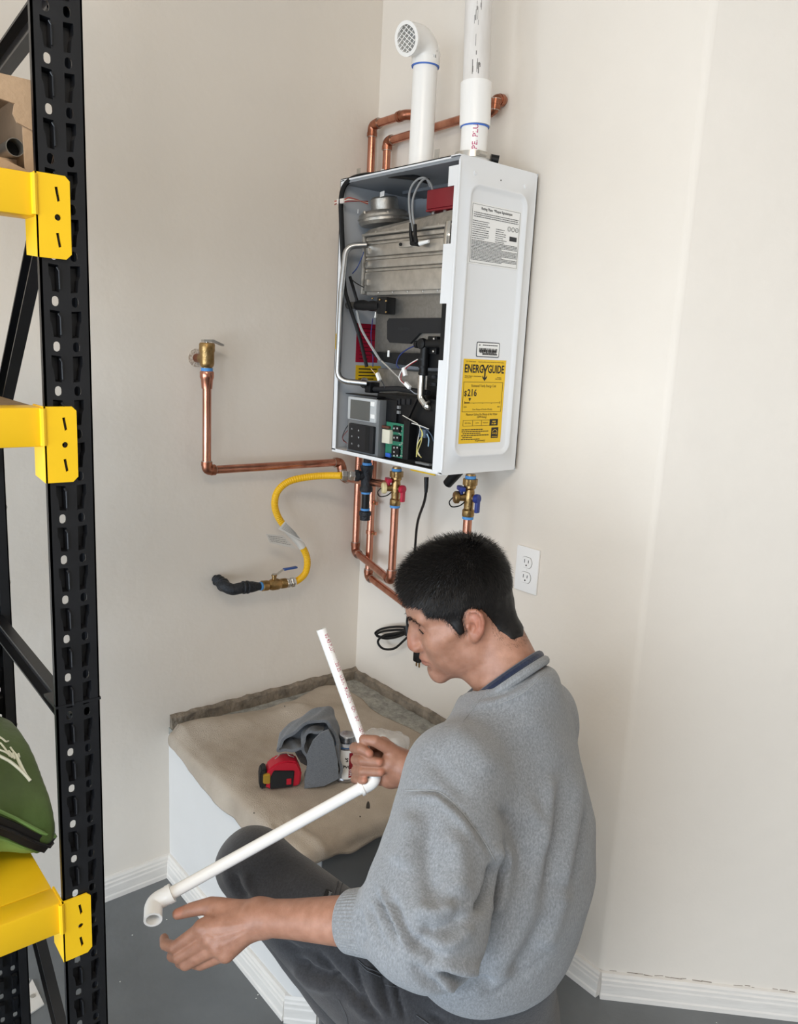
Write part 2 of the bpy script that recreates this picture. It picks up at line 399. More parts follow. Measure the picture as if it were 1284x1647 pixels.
# side-frame braces, C channels between the front and rear posts
def brace(a, b, w=.03):
    a = np.array(a, float); b = np.array(b, float); mb = MB()
    mb.bar(a, b, .003, w, up=Z3)
    d = unit(b-a); s = np.cross(d, X3); s = unit(s)
    for k in (-1, 1): mb.bar(a+s*k*w/2-X3*.006, b+s*k*w/2-X3*.006, .015, .003, up=s)
    mb.build('brace', black_m, rack, ang=30)
xb = FX+.012
def bz(px, py): return at(px, py, x=xb)
yf, yr = FY+.03, FY+.43
for (pa, pb) in [((55, 45), (0, 118)), ((70, 380), (22, 600)), ((0, 1000), (90, 1112)), ((70, 1515), (103, 1647))]:
    A, B = bz(*pa), bz(*pb); d = B-A
    if abs(d[1]) < .01: continue
    P = A+d*((yf-A[1])/d[1]); Q = A+d*((yr-A[1])/d[1]); P[0] = Q[0] = xb
    if min(P[2], Q[2]) < .02 or max(P[2], Q[2]) > 2.34:
        f = lambda p, q: p+(q-p)*((min(max(p[2], .02), 2.34)-p[2])/(q[2]-p[2]) if abs(q[2]-p[2]) > 1e-6 else 0)
        P, Q = f(P, Q), f(Q, P)
    brace(P, Q)
# beams
XL = -3.0
LEV = [((67, 276), (105, 406)), ((79, 650), (118, 762)), ((97, 1442), (135, 1537))]
BEAMZ = []
for (a, b) in LEV:
    A = at(*a, y=FY-.004); B = at(*b, y=FY-.004)
    zt = (A[2]+at(b[0], a[1]+8, y=FY-.004)[2])/2; zb = zt-.0895
    BEAMZ.append(zt)
    bh = .047
    bm_ = MB().box(XL, FX-PW/2-.001, FY-.001, FY+.036, zt-bh, zt-.001, .004)
    bo = bm_.build('beam', yellow_m, rack)
    x0, x1 = FX-PW/2-.003, FX-PW/2+.034
    out = [(x0, zt), (x1-.005, zt), (x1, zt-.005), (x1, zb+.006), (x1-.006, zb), (x0, zb)]
    sl = lambda c: [(x0+.0205, c+.008), (x0+.0238, c+.0085), (x0+.0262, c-.006), (x0+.0230, c-.0075)]
    hol = [sl(zt-.021), [(x0+.023+.0036*math.cos(t), zt-.045+.0036*math.sin(t)) for t in [k*math.pi/5 for k in range(10)]], sl(zt-.070)]
    cp = plate(out, hol, (0, FY-.004, 0), X3, Z3, Y3, .0025)
    out2 = [(0, zt), (.040, zt), (.040, zb+.004), (0, zb)]
    cp2 = plate(out2, [], (x0-.0005, FY-.004, 0), Y3, Z3, X3, .0025); cp.add(cp2.v, cp2.f)
    co = cp.build('beam_connector', yellow_m, bo, ang=30)
    MB().tube([(x0-.001, FY-.0035, zt-.002), (x0-.001, FY-.0035, zt-bh+.002)], .0035, 8).build('weld_bead', yellow_m, bo)
    rb = MB().box(XL, FX-PW/2-.001, FY+.425, FY+.461, zt-bh, zt-.001, .004).build('beam', yellow_m, rack)
deckw = mat('brown_particle_board', '8a7355', .8, var=.2, vscale=90, bump=.2, bscale=150)
for i, zt in enumerate(BEAMZ):
    m_ = [deckw, deckw, yellow_m][i]
    MB().box(XL, FX-PW/2-.004, FY+.0365, FY+.424, zt-.0215, zt-.0015, .002).build('deck_board', m_, rack)
print('BEAMZ', BEAMZ)
# ================================================================= tankless water heater (front cover off)
XF, XB_, YR, YL_, ZB, ZT = -.265, -.012, -.64, -.198, 1.248, 1.947
TH = .0022
heater = thing('water_heater', 'white wall-hung tankless water heater with its front cover off', 'water heater', (-.14, -.42, ZB))
def hp(px, py, x): return at(px, py, x=x)
# --- case panels
MB().box(XB_-.002, XB_, YR, YL_, ZB, ZT).build('back_panel', inner_m, heater)
mb = MB().box(XF, XB_, YL_-TH, YL_, ZB+.004, ZT-.004)
mb.box(XF, XF+TH, YL_-.017, YL_, ZB+.004, ZT-.004)
lp = mb.build('left_panel', [case_m], heater)
MB().box(XF+.012, XB_-.004, YL_-TH-.0015, YL_-TH-.0002, ZB+.01, ZT-.012).build('liner', inner_m, lp)
# right panel: pressed field with rounded corners inside a flat rim
def rrect(x0, x1, z0, z1, r, n=6):
    o = []
    for cx, cz, a in ((x1-r, z1-r, 0), (x0+r, z1-r, 90), (x0+r, z0+r, 180), (x1-r, z0+r, 270)):
        for k in range(n+1):
            t_ = math.radians(a+90*k/n); o.append((cx+r*math.cos(t_), cz+r*math.sin(t_)))
    return o
outer = rrect(XF, XB_, ZB, ZT, .012)
prof = [(0, 0.), (.012, 0.), (.0135, 0.)]
i0 = rrect(XF+.027, XB_-.027, ZB+.036, ZT-.047, .034)
def inset(d): return rrect(XF+.027+d, XB_-.027-d, ZB+.036+d, ZT-.047-d, max(.006, .034-d))
loops = [(outer, 0), (i0, 0), (inset(.004), -.0042), (inset(.009), -.0046), (inset(.014), .0004), (inset(.020), .0016)]
vs = []; fs = []
for lp_, h in loops: vs += [(p[0], YR+h, p[1]) for p in lp_]
n = len(outer)
for k in range(len(loops)-1):
    for j in range(n): fs.append((k*n+j, k*n+(j+1) % n, (k+1)*n+(j+1) % n, (k+1)*n+j))
fs.append(tuple((len(loops)-1)*n+j for j in range(n)))
# inner skin and rim
b0 = len(vs); vs += [(p[0], YR+TH, p[1]) for p in outer]; fs.append(tuple(reversed(range(b0, b0+n)))); fs += [(j, (j+1) % n, b0+(j+1) % n, b0+j) for j in range(n)]
rp_ = MB().add(vs, fs).build('right_panel', case_m, heater, ang=50)
MB().tube([(XF+.002, YR+.001, ZB+.012), (XF+.002, YR+.001, ZT-.012)], .0030, 8).build('rolled_edge', case_m, rp_)
mb = MB()
for px, py in ((765, 278), (845, 300)): mb.lathe([(.0048, 0), (.0044, .0012), (.002, .0016)], at(px, py, y=YR), -Y3, 14)
mb.build('rivets', case_m, rp_)['kind'] = 'stuff'
MB().lathe([(.0016, 0), (.0016, .0004)], at(806, 290, y=YR), -Y3, 8).build('vent_hole', hole_m, rp_)
# front return flange of the right panel, stepped along its height
def fl(z0, z1, w): return MB().box(XF, XF+TH, YR+.001, YR+w, z0, z1)
mb = MB()
zz = lambda py: hp(720, py, XF)[2]
for (a, b, w) in ((ZT-.022, zz(300), .034), (zz(300), zz(392), .014), (zz(392), zz(488), .038), (zz(488), zz(580), .016), (zz(580), ZB+.006, .031)):
    mb.box(XF, XF+TH, YR+.001, YR+w, b, a)
mb.build('front_flange', case_m, rp_)
# top and bottom trays
mb = MB().box(XF, XB_, YR+TH, YL_-TH, ZT-TH, ZT); mb.box(XF, XF+TH, YR+.03, YL_-.002, ZT-.006, ZT)
MB_top = mb.build('top_panel', case_m, heater)
mb = MB().box(XF, XB_, YR+TH, YL_-TH, ZB, ZB+TH); mb.box(XF, XF+TH, YR+.03, YL_-.002, ZB, ZB+.009)
bp_ = mb.build('bottom_panel', case_m, heater)
MB().tube([(XF+.001, YR+.01, ZB+.003), (XF+.001, YL_-.004, ZB+.003)], .0034, 8).build('rolled_edge', case_m, bp_)
MB().box(XF+.002, XB_-.002, YR+.004, YL_-.004, ZT-.012, ZT-.004).build('top_liner', mat('mid_grey_liner', '8d9298', .45), heater)
MB().box(XF+.03, XB_-.002, YR+.003, YR+.0045, ZB+.01, ZT-.012).build('right_liner', mat('dark_grey_liner', '6a6f75', .45), rp_)
for px, py in ((577, 277), (703, 247)):
    p = hp(px, py, -.14); MB().box(-.141, -.139, p[1]-.008, p[1]+.008, ZT, p[2]+.01, .001).build('mounting_tab', zinc_m, heater)
# plastic bulkhead strip on the right front edge and its foot
a, b = hp(713, 488, XF+.004), hp(722, 578, XF+.004)
MB().box(XF+.001, XF+.012, b[1], a[1], b[2], a[2]).build('edge_strip', bplast_m, heater)

def ybox(l, t_, r, b, xf, xb, bev=.002):
    p = hp(l, t_, xf); q = hp(r, b, xf); return MB().box(xf, xb, p[1], q[1], p[2], q[2], bev)
# --- heat exchanger: ribbed stainless box
xe = -.235
A = hp(586, 388, xe); Bq = hp(717, 470, xe)
ya, yb = A[1], hp(719, 400, xe)[1]
zt_, zb_ = hp(650, 372, xe)[2], hp(650, 471, xe)[2]
hx = MB().box(xe+.012, -.06, yb, ya, zb_, zt_, .003).build('heat_exchanger', mat('shaded_gap_steel', '5a5854', .4, .8), heater)  # body darkened to put the shade of the rib gaps into its colour
nr = 4; hgt = (zt_-zb_)
for i, (f0, f1) in enumerate(((.02, .10), (.16, .36), (.42, .56), (.62, .96))):
    MB().box(xe+.002, xe+.02, yb+.004, ya-.004, zt_-hgt*f1, zt_-hgt*f0, .005).build('rib', steel_m, hx)
for i, f in enumerate((.13, .39, .59)):
    MB().tube([(xe+.010, yb+.004, zt_-hgt*f), (xe+.010, ya-.004, zt_-hgt*f)], .0045, 10).build('seam', steel_m, hx)
MB().box(xe-.002, xe+.02, ya-.001, ya+.007, zb_, zt_+.004, .002).build('end_plate', zinc_m, hx)
for i, f in enumerate((.26, .49, .80)):
    MB().box(xe-.0015, xe+.003, ya-.022, ya-.008, zt_-hgt*(f+.05), zt_-hgt*(f-.05), .001).build('pressed_tab', alu_m, hx)
# shiny end bend on the right
MB().tube(fillet([(xe+.004, yb-.004, zt_+.004), (xe-.006, yb-.012, zt_-.02), (xe-.006, yb-.012, zt_-.06), (xe+.02, yb-.02, zt_-.09)], .02), .013, 14).build('end_bend', mat('polished_steel', 'cfcdc8', .12, 1.0), hx)
MB().ball((xe-.002, yb-.016, zb_+.022), .016, .016, .026, 18).build('end_cap', mat('polished_steel', 'cfcdc8', .12, 1.0), hx)
# burner head: sloping cast lid over the exchanger
p = [hp(592, 392, xe), hp(700, 372, xe), hp(735, 352, xe+.02), hp(655, 360, xe+.06)]
zl = zt_+.003
bh = MB()
bh.add([(xe-.002, ya+.002, zl), (xe-.002, yb-.02, zl), (-.07, yb-.02, zl), (-.07, ya+.002, zl),
        (xe+.01, ya-.01, zl+.014), (xe+.01, yb-.01, zl+.034), (-.09, yb-.01, zl+.046), (-.09, ya-.02, zl+.026)],
       [(0, 1, 2, 3), (4, 5, 6, 7), (0, 1, 5, 4), (1, 2, 6, 5), (2, 3, 7, 6), (3, 0, 4, 7)])
bho = bh.build('burner_lid', alu_m, heater, ang=20)
MB().box(xe-.006, -.07, yb-.022, ya+.004, zl-.004, zl+.001, .001).build('flange', zinc_m, bho)
for f in (.15, .4, .65, .9):
    y = ya+(yb-ya)*f
    MB().lathe([(.004, 0), (.004, .004), (.0024, .0055)], (xe+.002, y, zl+.001), Z3, 6).build('bolt', steel_m, bho)
for q in ((697, 345), (716, 340)):
    c = hp(q[0], q[1]+12, xe+.03); MB().lathe([(.011, -.014), (.007, 0), (.0055, .034)], c, Z3, 12).build('stud_boss', alu_m, bho)
# ignitor with spark leads
c = hp(646, 393, xe-.006)
ig = MB().box(xe-.006, xe+.01, c[1]-.035, c[1]+.012, c[2]-.007, c[2]+.007, .002).build('sight_plate', zinc_m, hx)
MB().lathe([(.004, 0), (.004, .003)], (xe-.006, c[1]+.002, c[2]), -X3, 12).build('sight_glass', hole_m, ig)
grey_lead = mat('grey_silicone_lead', '8d8f90', .5)
def lead(pts, xs, r, name, m, parent, sm=8): 
    P = [hp(p[0], p[1], x) for p, x in zip(pts, xs)]
    return MB().tube(spline(P, sm), r, 8).build(name, m, parent)
lead([(664, 372), (659, 340), (659, 310), (668, 292), (682, 286), (693, 296), (697, 312)], [-.255, -.258, -.256, -.25, -.24, -.225, -.215], .0026, 'spark_lead', grey_lead, heater)
lead([(669, 372), (664, 345), (665, 318), (676, 294), (686, 288), (692, 300)], [-.255, -.258, -.256, -.248, -.236, -.22], .0026, 'spark_lead', grey_lead, heater)
for px, t0 in ((661, 359), (668, 361)):
    P = [hp(px, t0, -.256), hp(px, t0+18, -.258), hp(px+2, t0+30, -.257)]
    MB().tube(P, [.0042, .0046, .0052], 10).build('spark_boot', bplast_m, heater)
P = [hp(662, 391, -.257), hp(674, 393, -.255)]; MB().tube(P, .0055, 10).build('spark_boot', bplast_m, heater)
P = [hp(675, 392, -.254), hp(690, 388, -.25)]; MB().tube(P, [.005, .0038], 10).build('ceramic_insulator', white_m, heater)
# ignition transformer

a, b = hp(687, 306, -.225), hp(735, 328, -.225)
tr = MB().box(-.225, -.17, b[1], a[1], b[2]-.002, a[2], .003).build('ignition_transformer', mat('dark_red_plastic', '7d1622', .4), heater)
MB().box(-.222, -.172, b[1]+.002, a[1]+.004, b[2]-.007, b[2]-.002, .001).build('base', mat('dark_red_plastic', '7d1622', .4), tr)
# blower: volute and motor
c = hp(618, 352, -.17)
bl = MB().lathe([(.02, -.018), (.060, -.016), (.066, -.008), (.066, .006), (.064, .010), (.058, .016), (.035, .020), (.03, .021)], c, unit((-.10, .06, 1)), 32).build('blower_housing', alu_m, heater)
MB().lathe([(.0675, -.002), (.069, 0), (.0675, .002)], c, unit((-.10, .06, 1)), 32).build('seam', zinc_m, bl)
ax = unit((-.10, .06, 1)); mtr = MB().lathe([(.034, .016), (.036, .022), (.036, .046), (.032, .051), (.012, .053)], c+ax*0-X3*.0+Y3*-.006, ax, 28).build('motor', alu_m, bl)
q = hp(615, 312, -.206); MB().obox(q, unit((.25, 1, 0)), unit((0, 0, 1)), unit((-1, .25, 0)), .012, .006, .0006).build('motor_sticker', white_m, mtr)
q = hp(576, 340, -.226); MB().obox(q, unit((.6, .8, 0)), Z3, unit((-.8, .6, 0)), .004, .005, .0006).build('sticker', white_m, bl)
for ang_ in range(0, 360, 60):
    u = np.array([math.cos(math.radians(ang_)), math.sin(math.radians(ang_)), 0])
    MB().lathe([(.0035, 0), (.0035, .006), (.002, .007)], c+u*.063+ax*.004, ax, 6).build('bolt', steel_m, bl)
# air duct behind the blower
MB().box(-.11, -.03, YR+.03, YL_-.06, hp(640, 300, -.11)[2], ZT-.02, .004).build('air_box', mat('dark_grey_liner', '6a6f75', .45), heater)
# black wire loom round the left and top edge
lead([(553, 440), (551, 400), (549, 350), (549, 318), (555, 298), (570, 286), (600, 281), (640, 283), (672, 287), (690, 292)], [-.268, -.272, -.275, -.275, -.268, -.255, -.245, -.235, -.22, -.2], .0065, 'wire_loom', bplast_m, heater)
lead([(553, 440), (556, 470), (565, 500), (575, 530), (583, 560), (590, 590)], [-.268, -.262, -.25, -.24, -.23, -.225], .0048, 'wire_loom', bplast_m, heater)
q = hp(617, 279, -.24); MB().ring(q, unit((-.2, 1, 0)), .010, .008, .003, 14).build('clip', white_m, heater)
# silver gas pipe at the left
Pp = [hp(590, 394, -.232), hp(557, 396, -.275), hp(549, 470, -.282), hp(543, 612, -.290), hp(590, 617, -.232)]
gp = MB().tube(fillet(Pp, .03, 8), .0078, 14).build('gas_pipe', mat('satin_aluminium_tube', 'b4b5b5', .28, 1.0), heater)
q = hp(586, 616, -.226); MB().lathe([(.012, -.004), (.014, -.002), (.014, .003), (.009, .004)], q, unit((.1, -1, 0)), 16).build('collar', alu_m, gp)
for dz in (-.011, .011): MB().lathe([(.003, -.006), (.003, .003)], q+Z3*dz, unit((.1, -1, 0)), 8).build('screw', steel_m, gp)
q = hp(597, 622, -.215); MB().box(q[0]-.012, q[0]+.02, q[1]-.012, q[1]+.012, q[2]-.016, q[2]+.012, .003).build('gas_valve_inlet', bplast_m, heater)
MB().obox(hp(541, 549, XF-.0005), Y3, Z3, X3, .0028, .020, .0004).build('caution_sticker', mat('label_yellow', 'eec21e', .5), lp)
mb = MB()
for k in range(7): mb.obox(hp(541, 549, XF-.001)+Z3*(.014-k*.0046), Y3, Z3, X3, .0012, .0012, .0003)
mb.build('caution_print', ink_m, lp)['kind'] = 'stuff'
# plug hanging out at the top left
q = hp(548, 324, XF-.012)
cn = MB().box(q[0]-.004, q[0]+.004, q[1]-.018, q[1]+.012, q[2]-.006, q[2]+.006, .0015).build('wire_plug', mat('milky_nylon', 'ddd6d0', .4), heater)
for k, cc in enumerate(('b8402a', 'e8d9c8', '8c1d1d')):
    m_ = mat('wire_'+cc, cc, .5)
    MB().tube(spline([q+np.array([0, .012, .003-k*.003]), q+np.array([-.003, .022, .002-k*.004])], 4), .0012, 6).build('wire', m_, cn)
    MB().tube(spline([q+np.array([0, -.018, .003-k*.003]), q+np.array([.006, -.035, .006-k*.004]), hp(592, 328-k*2, -.215)], 6), .0012, 6).build('wire', m_, cn)
# lower sheet-metal tank plate
xp = -.215
A, Bq = hp(606, 474, xp), hp(722, 582, xp)
tk = MB().box(xp, -.05, Bq[1], A[1], Bq[2], A[2], .002).build('condenser_tank', mat('grey_galvanised_sheet', '8f8d89', .42, .9, var=.1, vscale=120), heater)
ztk = A[2]; MB().box(xp-.010, -.05, Bq[1], A[1]+.03, ztk-.002, ztk+.010, .001).build('top_rail', zinc_m, tk)
for f in (.14, .34, .54, .74, .92):
    MB().lathe([(.0030, 0), (.0030, .002), (.001, .003)], (xp-.010, A[1]+.02+(Bq[1]-A[1])*f, ztk+.004), -X3, 10).build('rivet', steel_m, tk)
# moulded black cover with chamfered lower corner
def pz(px, py): q = hp(px, py, xp-.008); return (q[1], q[2])
poly = [pz(626, 512), pz(719, 511), pz(719, 536), pz(675, 536), pz(659, 553), pz(627, 551), pz(623, 545), pz(623, 517)]
mc = MB().prism(poly, (xp-.0085, 0, 0), Y3, Z3, X3, .008).build('moulded_cover', dplast_m, heater)
mb = MB(); text_on(mb, 'NAVIEN', .010, hp(641, 531, xp-.0088), -Y3, Z3, -X3, lift=.0004, sx=1.2)
mb.build('raised_lettering', mat('raised_black', '2e3033', .45), mc)
# lower black bracket with triangular cut-outs
poly = [pz(598, 566), pz(722, 570), pz(722, 592), pz(690, 592), pz(640, 586), pz(612, 580)]
br = MB().prism(poly, (xp-.014, 0, 0), Y3, Z3, X3, .01).build('lower_bracket', bplast_m, heater)
mb = MB()
for k in range(4):
    q = hp(618+k*16, 578+k*1.0, xp-.0145); mb.prism([(-.006, .003), (.006, .003), (0, -.006)], q, Y3, Z3, X3, .001)
mb.build('cutouts', hole_m, br)['kind'] = 'stuff'
MB().lathe([(.003, 0), (.003, .016)], hp(625, 574, xp-.018), Z3, 10).build('white_post', white_m, br)
# outlet adaptor, upper left (black)
P = [hp(560, 491, -.235), hp(578, 491, -.236)]
ad = MB().tube(P, .009, 16).build('sensor_adaptor', mat('grey_rubber', '55524c', .6), heater)
P = [hp(575, 491, -.236), hp(585, 491, -.237), hp(592, 492, -.237), hp(600, 492, -.237), hp(607, 492, -.237), hp(612, 492, -.235)]
MB().tube(P, [.0125, .0135, .0115, .0135, .0115, .013], 16).build('ribbed_body', bplast_m, ad)
MB().box(-.245, -.215, hp(624, 490, -.24)[1], hp(609, 490, -.24)[1], hp(615, 505, -.24)[2], hp(615, 478, -.24)[2], .002).build('flange', bplast_m, ad)
for px, py in ((612, 482), (622, 484), (622, 502), (600, 480)):
    MB().lathe([(.0026, 0), (.0026, .003), (.001, .004)], hp(px, py, -.245), -X3, 8).build('screw', brass_m, ad)
MB().tube([hp(605, 502, -.243), hp(604, 511, -.243)], .003, 8).build('nipple', steel_m, ad)
# outlet elbow, right, with chrome pipe
el = MB().tube(fillet([hp(716, 553, -.232), hp(684, 553, -.24), hp(681, 604, -.24)], .008, 5), .0105, 16).build('outlet_elbow', bplast_m, heater)
MB().lathe([(.0125, -.006), (.0135, 0), (.0125, .007), (.005, .010)], hp(680, 553, -.245), -X3, 18).build('knob_cap', bplast_m, el)
MB().lathe([(.009, 0), (.009, .010)], hp(674, 554, -.243), Y3, 12).build('sensor_plug', bplast_m, el)
MB().box(-.235, -.215, hp(705, 553, -.23)[1], hp(690, 553, -.23)[1], hp(700, 570, -.23)[2], hp(700, 541, -.23)[2], .002).build('flange', bplast_m, el)
for px, py in ((699, 545), (698, 565)): MB().lathe([(.003, 0), (.003, .003), (.001, .004)], hp(px, py, -.236), -X3, 8).build('screw', steel_m, el)
for t_ in (.35, .6, .82):
    q = hp(681, 560+50*t_, -.24); MB().lathe([(.0118, -.003), (.0124, 0), (.0118, .003)], q, Z3, 18).build('collar', bplast_m, el)
MB().tube(fillet([hp(679, 602, -.24), hp(677, 640, -.24), hp(690, 658, -.235), hp(700, 650, -.21)], .02, 6), .0092, 16).build('chrome_pipe', mat('polished_steel', 'cfcdc8', .12, 1.0), el)
MB().lathe([(.0108, -.002), (.0115, 0), (.0108, .002)], hp(686, 650, -.238), unit((0.3, -.6, -.6)), 16).build('clip_ring', steel_m, el)
# blue and white leads
def wire(pts, x, col, r=.0013, name='wire'):
    P = [hp(p[0], p[1], x) for p in pts]; return MB().tube(spline(P, 6), r, 6).build(name, mat('wire_'+col, col, .5), heater)
wire([(668, 556), (655, 562), (643, 572), (638, 586), (642, 592)], -.243, '1c2f6b', .0016)
wire([(672, 578), (660, 585), (647, 595), (642, 608), (648, 616), (655, 622)], -.245, 'e9e6e2')
wire([(671, 580), (661, 586), (649, 597), (645, 610), (652, 618)], -.247, 'a9262c', .0009)
wire([(660, 627), (668, 633), (676, 634)], -.245, '8a8f98')
wire([(610, 577), (622, 588), (634, 600), (645, 610)], -.235, 'a6a29b', .0022)
wire([(574, 500), (580, 525), (590, 545), (603, 566), (612, 580)], -.238, '9a9c9c', .0034)
wire([(600, 512), (597, 540), (600, 570), (600, 590)], -.225, '2b2a66', .0012)
wire([(597, 593), (603, 600), (609, 606)], -.235, 'd8b48c', .0011)
wire([(613, 612), (617, 618), (619, 624)], -.235, '33343a', .0011)
for (px, py, ux, uz) in ((609, 606, -.55, -.8), (656, 620, -.8, -.45), (651, 598, -.4, -.9)):
    q = hp(px, py, -.247); MB().obox(q, unit((0, ux, uz)), unit((0, -uz, ux)), X3, .0105, .0045, .004, .001).build('wire_connector', white_m, heater)
wire([(567, 440), (575, 430), (583, 412), (585, 405)], -.25, '24386e', .0014)
wire([(566, 450), (574, 456), (585, 462)], -.25, '1a1a1c', .0014)
MB().tube([hp(563, 445, -.25), hp(577, 492, -.24)], .004, 8).build('cable_bundle', bplast_m, heater)
# warning labels on the left liner
def liner_quad(l, t_, r, b, name, m, parent=lp):
    y = YL_-TH-.002
    p, q, s, w = at(l, t_, y=y), at(r, t_, y=y), at(r, b, y=y), at(l, b, y=y)
    x0, x1 = (p[0]+w[0])/2, (q[0]+s[0])/2; z1, z0 = (p[2]+q[2])/2, (w[2]+s[2])/2
    return MB().box(x0, x1, y-.0004, y, z0, z1).build(name, m, parent), (x0, x1, z0, z1, y-.0004)
_, g = liner_quad(573, 521, 608, 583, 'danger_label', mat('label_crimson', 'a5102f', .5))
mb = MB()
for k in range(9): mb.box(g[0]+.012, g[1]-.012-.01*(k % 3), g[4]-.0003, g[4], g[3]-.012-k*.010, g[3]-.014-k*.010)
mb.build('label_print', mat('dark_red_print', '3a0712', .6), lp)['kind'] = 'stuff'
_, g = liner_quad(572, 588, 612, 612, 'caution_label', mat('label_yellow', 'eec21e', .5))
mb = MB()
for k in range(4): mb.box(g[0]+.01, g[1]-.014-.01*(k % 2), g[4]-.0003, g[4], g[3]-.008-k*.009, g[3]-.011-k*.009)
mb.build('label_print', ink_m, lp)['kind'] = 'stuff'
# gas valve block and dark plastics deep in the lower half
q0, q1 = hp(612, 592, -.15), hp(690, 640, -.15)
MB().box(-.16, -.05, q1[1], q0[1], q1[2], q0[2], .004).build('gas_valve_body', alu_m, heater)
for py in (606, 618): 
    q = hp(700, py, -.17); MB().lathe([(.014, -.004), (.014, .004)], q, Z3, 20).build('adjuster_wheel', dplast_m, heater)
MB().tube([hp(603, 626, -.225), hp(640, 625, -.228), hp(690, 632, -.225)], .007, 10).build('drain_hose', dplast_m, heater)
# --- control box, display, keypad, circuit board
xc = -.225
cb0, cb1 = hp(560, 636, xc), hp(706, 752, xc)
cb = MB().box(xc, -.03, YR+.008, hp(604, 700, xc)[1], ZB+.012, hp(620, 633, xc)[2], .003).build('control_box', bplast_m, heater)
MB().box(xc-.004, xc+.01, YR+.02, YL_-.03, ZB+.003, ZB+.016, .002).build('control_tray', bplast_m, heater)
xd = -.258
def dbox(l, t_, r, b, x0, x1, bev=.002): 
    p, q = hp(l, (t_), x0), hp(r, b, x0); return MB().box(x0, x1, p[1], q[1], q[2], p[2], bev)
dsp = dbox(561, 637, 607, 737, xd+.004, xd+.03, .004).build('control_panel', mat('smoky_clear_plastic', '6d7072', .25, coat=.5), heater)
dbox(560, 637, 604, 681, xd, xd+.012, .003).build('display_frame', mat('pale_grey_plastic', 'b9bcbd', .3), dsp)
dbox(564, 642, 594, 678, xd-.0015, xd+.004, .001).build('display_screen', mat('lcd_grey', '5b5c59', .18), dsp)
for py in (650, 670): dbox(596, py-4, 602, py+4, xd-.002, xd+.004, .001).build('side_button', white_m, dsp)
kp = dbox(561, 680, 599, 731, xd-.004, xd+.01, .003).build('keypad', dplast_m, dsp)
dbox(588, 686, 593, 726, xd-.0048, xd, .0008).build('keypad_groove', hole_m, kp)
mb = MB()
for (px, py, ch) in ((577, 692, 'up'), (577, 704, 'dn'), (577, 717, 'o')):
    q = hp(px, py, xd-.0042)
    if ch == 'o': mb.ring(q, -X3, .003, .0022, .0004, 12)
    else:
        s = 1 if ch == 'up' else -1; mb.prism([(-.0028, -s*.0022), (.0028, -s*.0022), (0, s*.0024)], q, Y3, Z3, -X3, .0004)
for py in (690, 702, 714):
    q = hp(566, py, xd-.0042); mb.obox(q, Y3, Z3, X3, .0024, .0006, .0003); mb.obox(q+Z3*.0024, Y3, Z3, X3, .0014, .0005, .0003)
mb.build('key_symbols', mat('grey_print', 'b5b8ba', .6), kp)['kind'] = 'stuff'
dbox(556, 632, 608, 640, xd+.008, xd+.04, .001).build('panel_bracket', bplast_m, dsp)
# circuit board
xg = -.238
pb = dbox(622, 678, 649, 738, xg, xg+.0018, .0004).build('circuit_board', mat('green_circuit_board', '2c7a5f', .45, var=.12, vscale=90), heater)
for py in (690, 705): dbox(632, py-6, 642, py+6, xg-.008, xg, .001).build('terminal_block', bplast_m, pb)
dbox(630, 716, 641, 735, xg-.007, xg, .001).build('terminal_block', bplast_m, pb)
dbox(615, 690, 626, 714, xg-.012, xg, .001).build('white_socket', mat('ivory_nylon', 'd9d6c3', .45), pb)
dbox(614, 684, 625, 690, xg-.008, xg, .001).build('relay', mat('brown_phenolic', '5a3326', .6), pb)
dbox(620, 728, 627, 736, xg-.006, xg, .001).build('blue_switch', mat('blue_switch_plastic', '2b5fc0', .45), pb)
mb = MB()
for (px, py) in ((634, 689), (639, 689), (634, 704), (639, 704), (634, 720), (634, 727), (639, 720), (639, 733), (634, 733)):
    q = hp(px, py, xg-.0085); mb.obox(q, Y3, Z3, X3, .0022, .0009, .0003); mb.obox(q, Y3, Z3, X3, .0007, .0024, .0003)
mb.build('dip_marks', white_m, pb)['kind'] = 'stuff'
mb = MB(); rr = random.Random(4)
for k in range(26):
    q = hp(rr.uniform(643, 648), rr.uniform(681, 736), xg); mb.obox(q-X3*.001, Y3, Z3, X3, rr.uniform(.0008, .002), rr.uniform(.0006, .0012), .001)
mb.build('board_components', mat('pale_parts', 'b9c2b4', .5), pb)['kind'] = 'stuff'
dbox(650, 676, 656, 740, xg-.012, xg+.02, .001).build('board_rail', bplast_m, cb)
dbox(606, 640, 637, 680, -.232, -.22, .001).build('cover_block', bplast_m, cb)
for k in range(3):
    dbox(638+k*8, 641, 643+k*8, 651, -.229, -.222, .0008).build('socket', dplast_m, cb)
for py in (655, 663): dbox(636, py-3, 642, py+3, -.231, -.222, .0006).build('relay', mat('grey_relay', '7d7f80', .5), cb)
MB().bar(hp(672, 640, -.24), hp(654, 680, -.236), .006, .006).build('stay_bar', bplast_m, cb)
wire([(648, 668), (662, 676), (672, 682), (676, 690), (673, 705), (671, 722), (676, 734)], -.243, 'd5d2c8', .0012)
wire([(677, 690), (680, 700), (672, 715), (670, 735)], -.245, 'd8cf78', .0013)
wire([(676, 686), (686, 690), (694, 700), (698, 710)], -.243, '46566a', .0014)
wire([(679, 694), (678, 710), (672, 728), (678, 736)], -.244, 'cfc27a', .0012)
wire([(687, 698), (690, 706), (689, 718)], -.244, '9fc4dc', .0014)
wire([(660, 680), (674, 684), (690, 690)], -.243, 'e0dfda', .0011)
wire([(564, 680), (556, 690), (551, 704), (557, 712)], -.25, '2a2a2e', .0012)
wire([(562, 690), (553, 700), (552, 708), (560, 714)], -.252, '7a2f28', .0009)
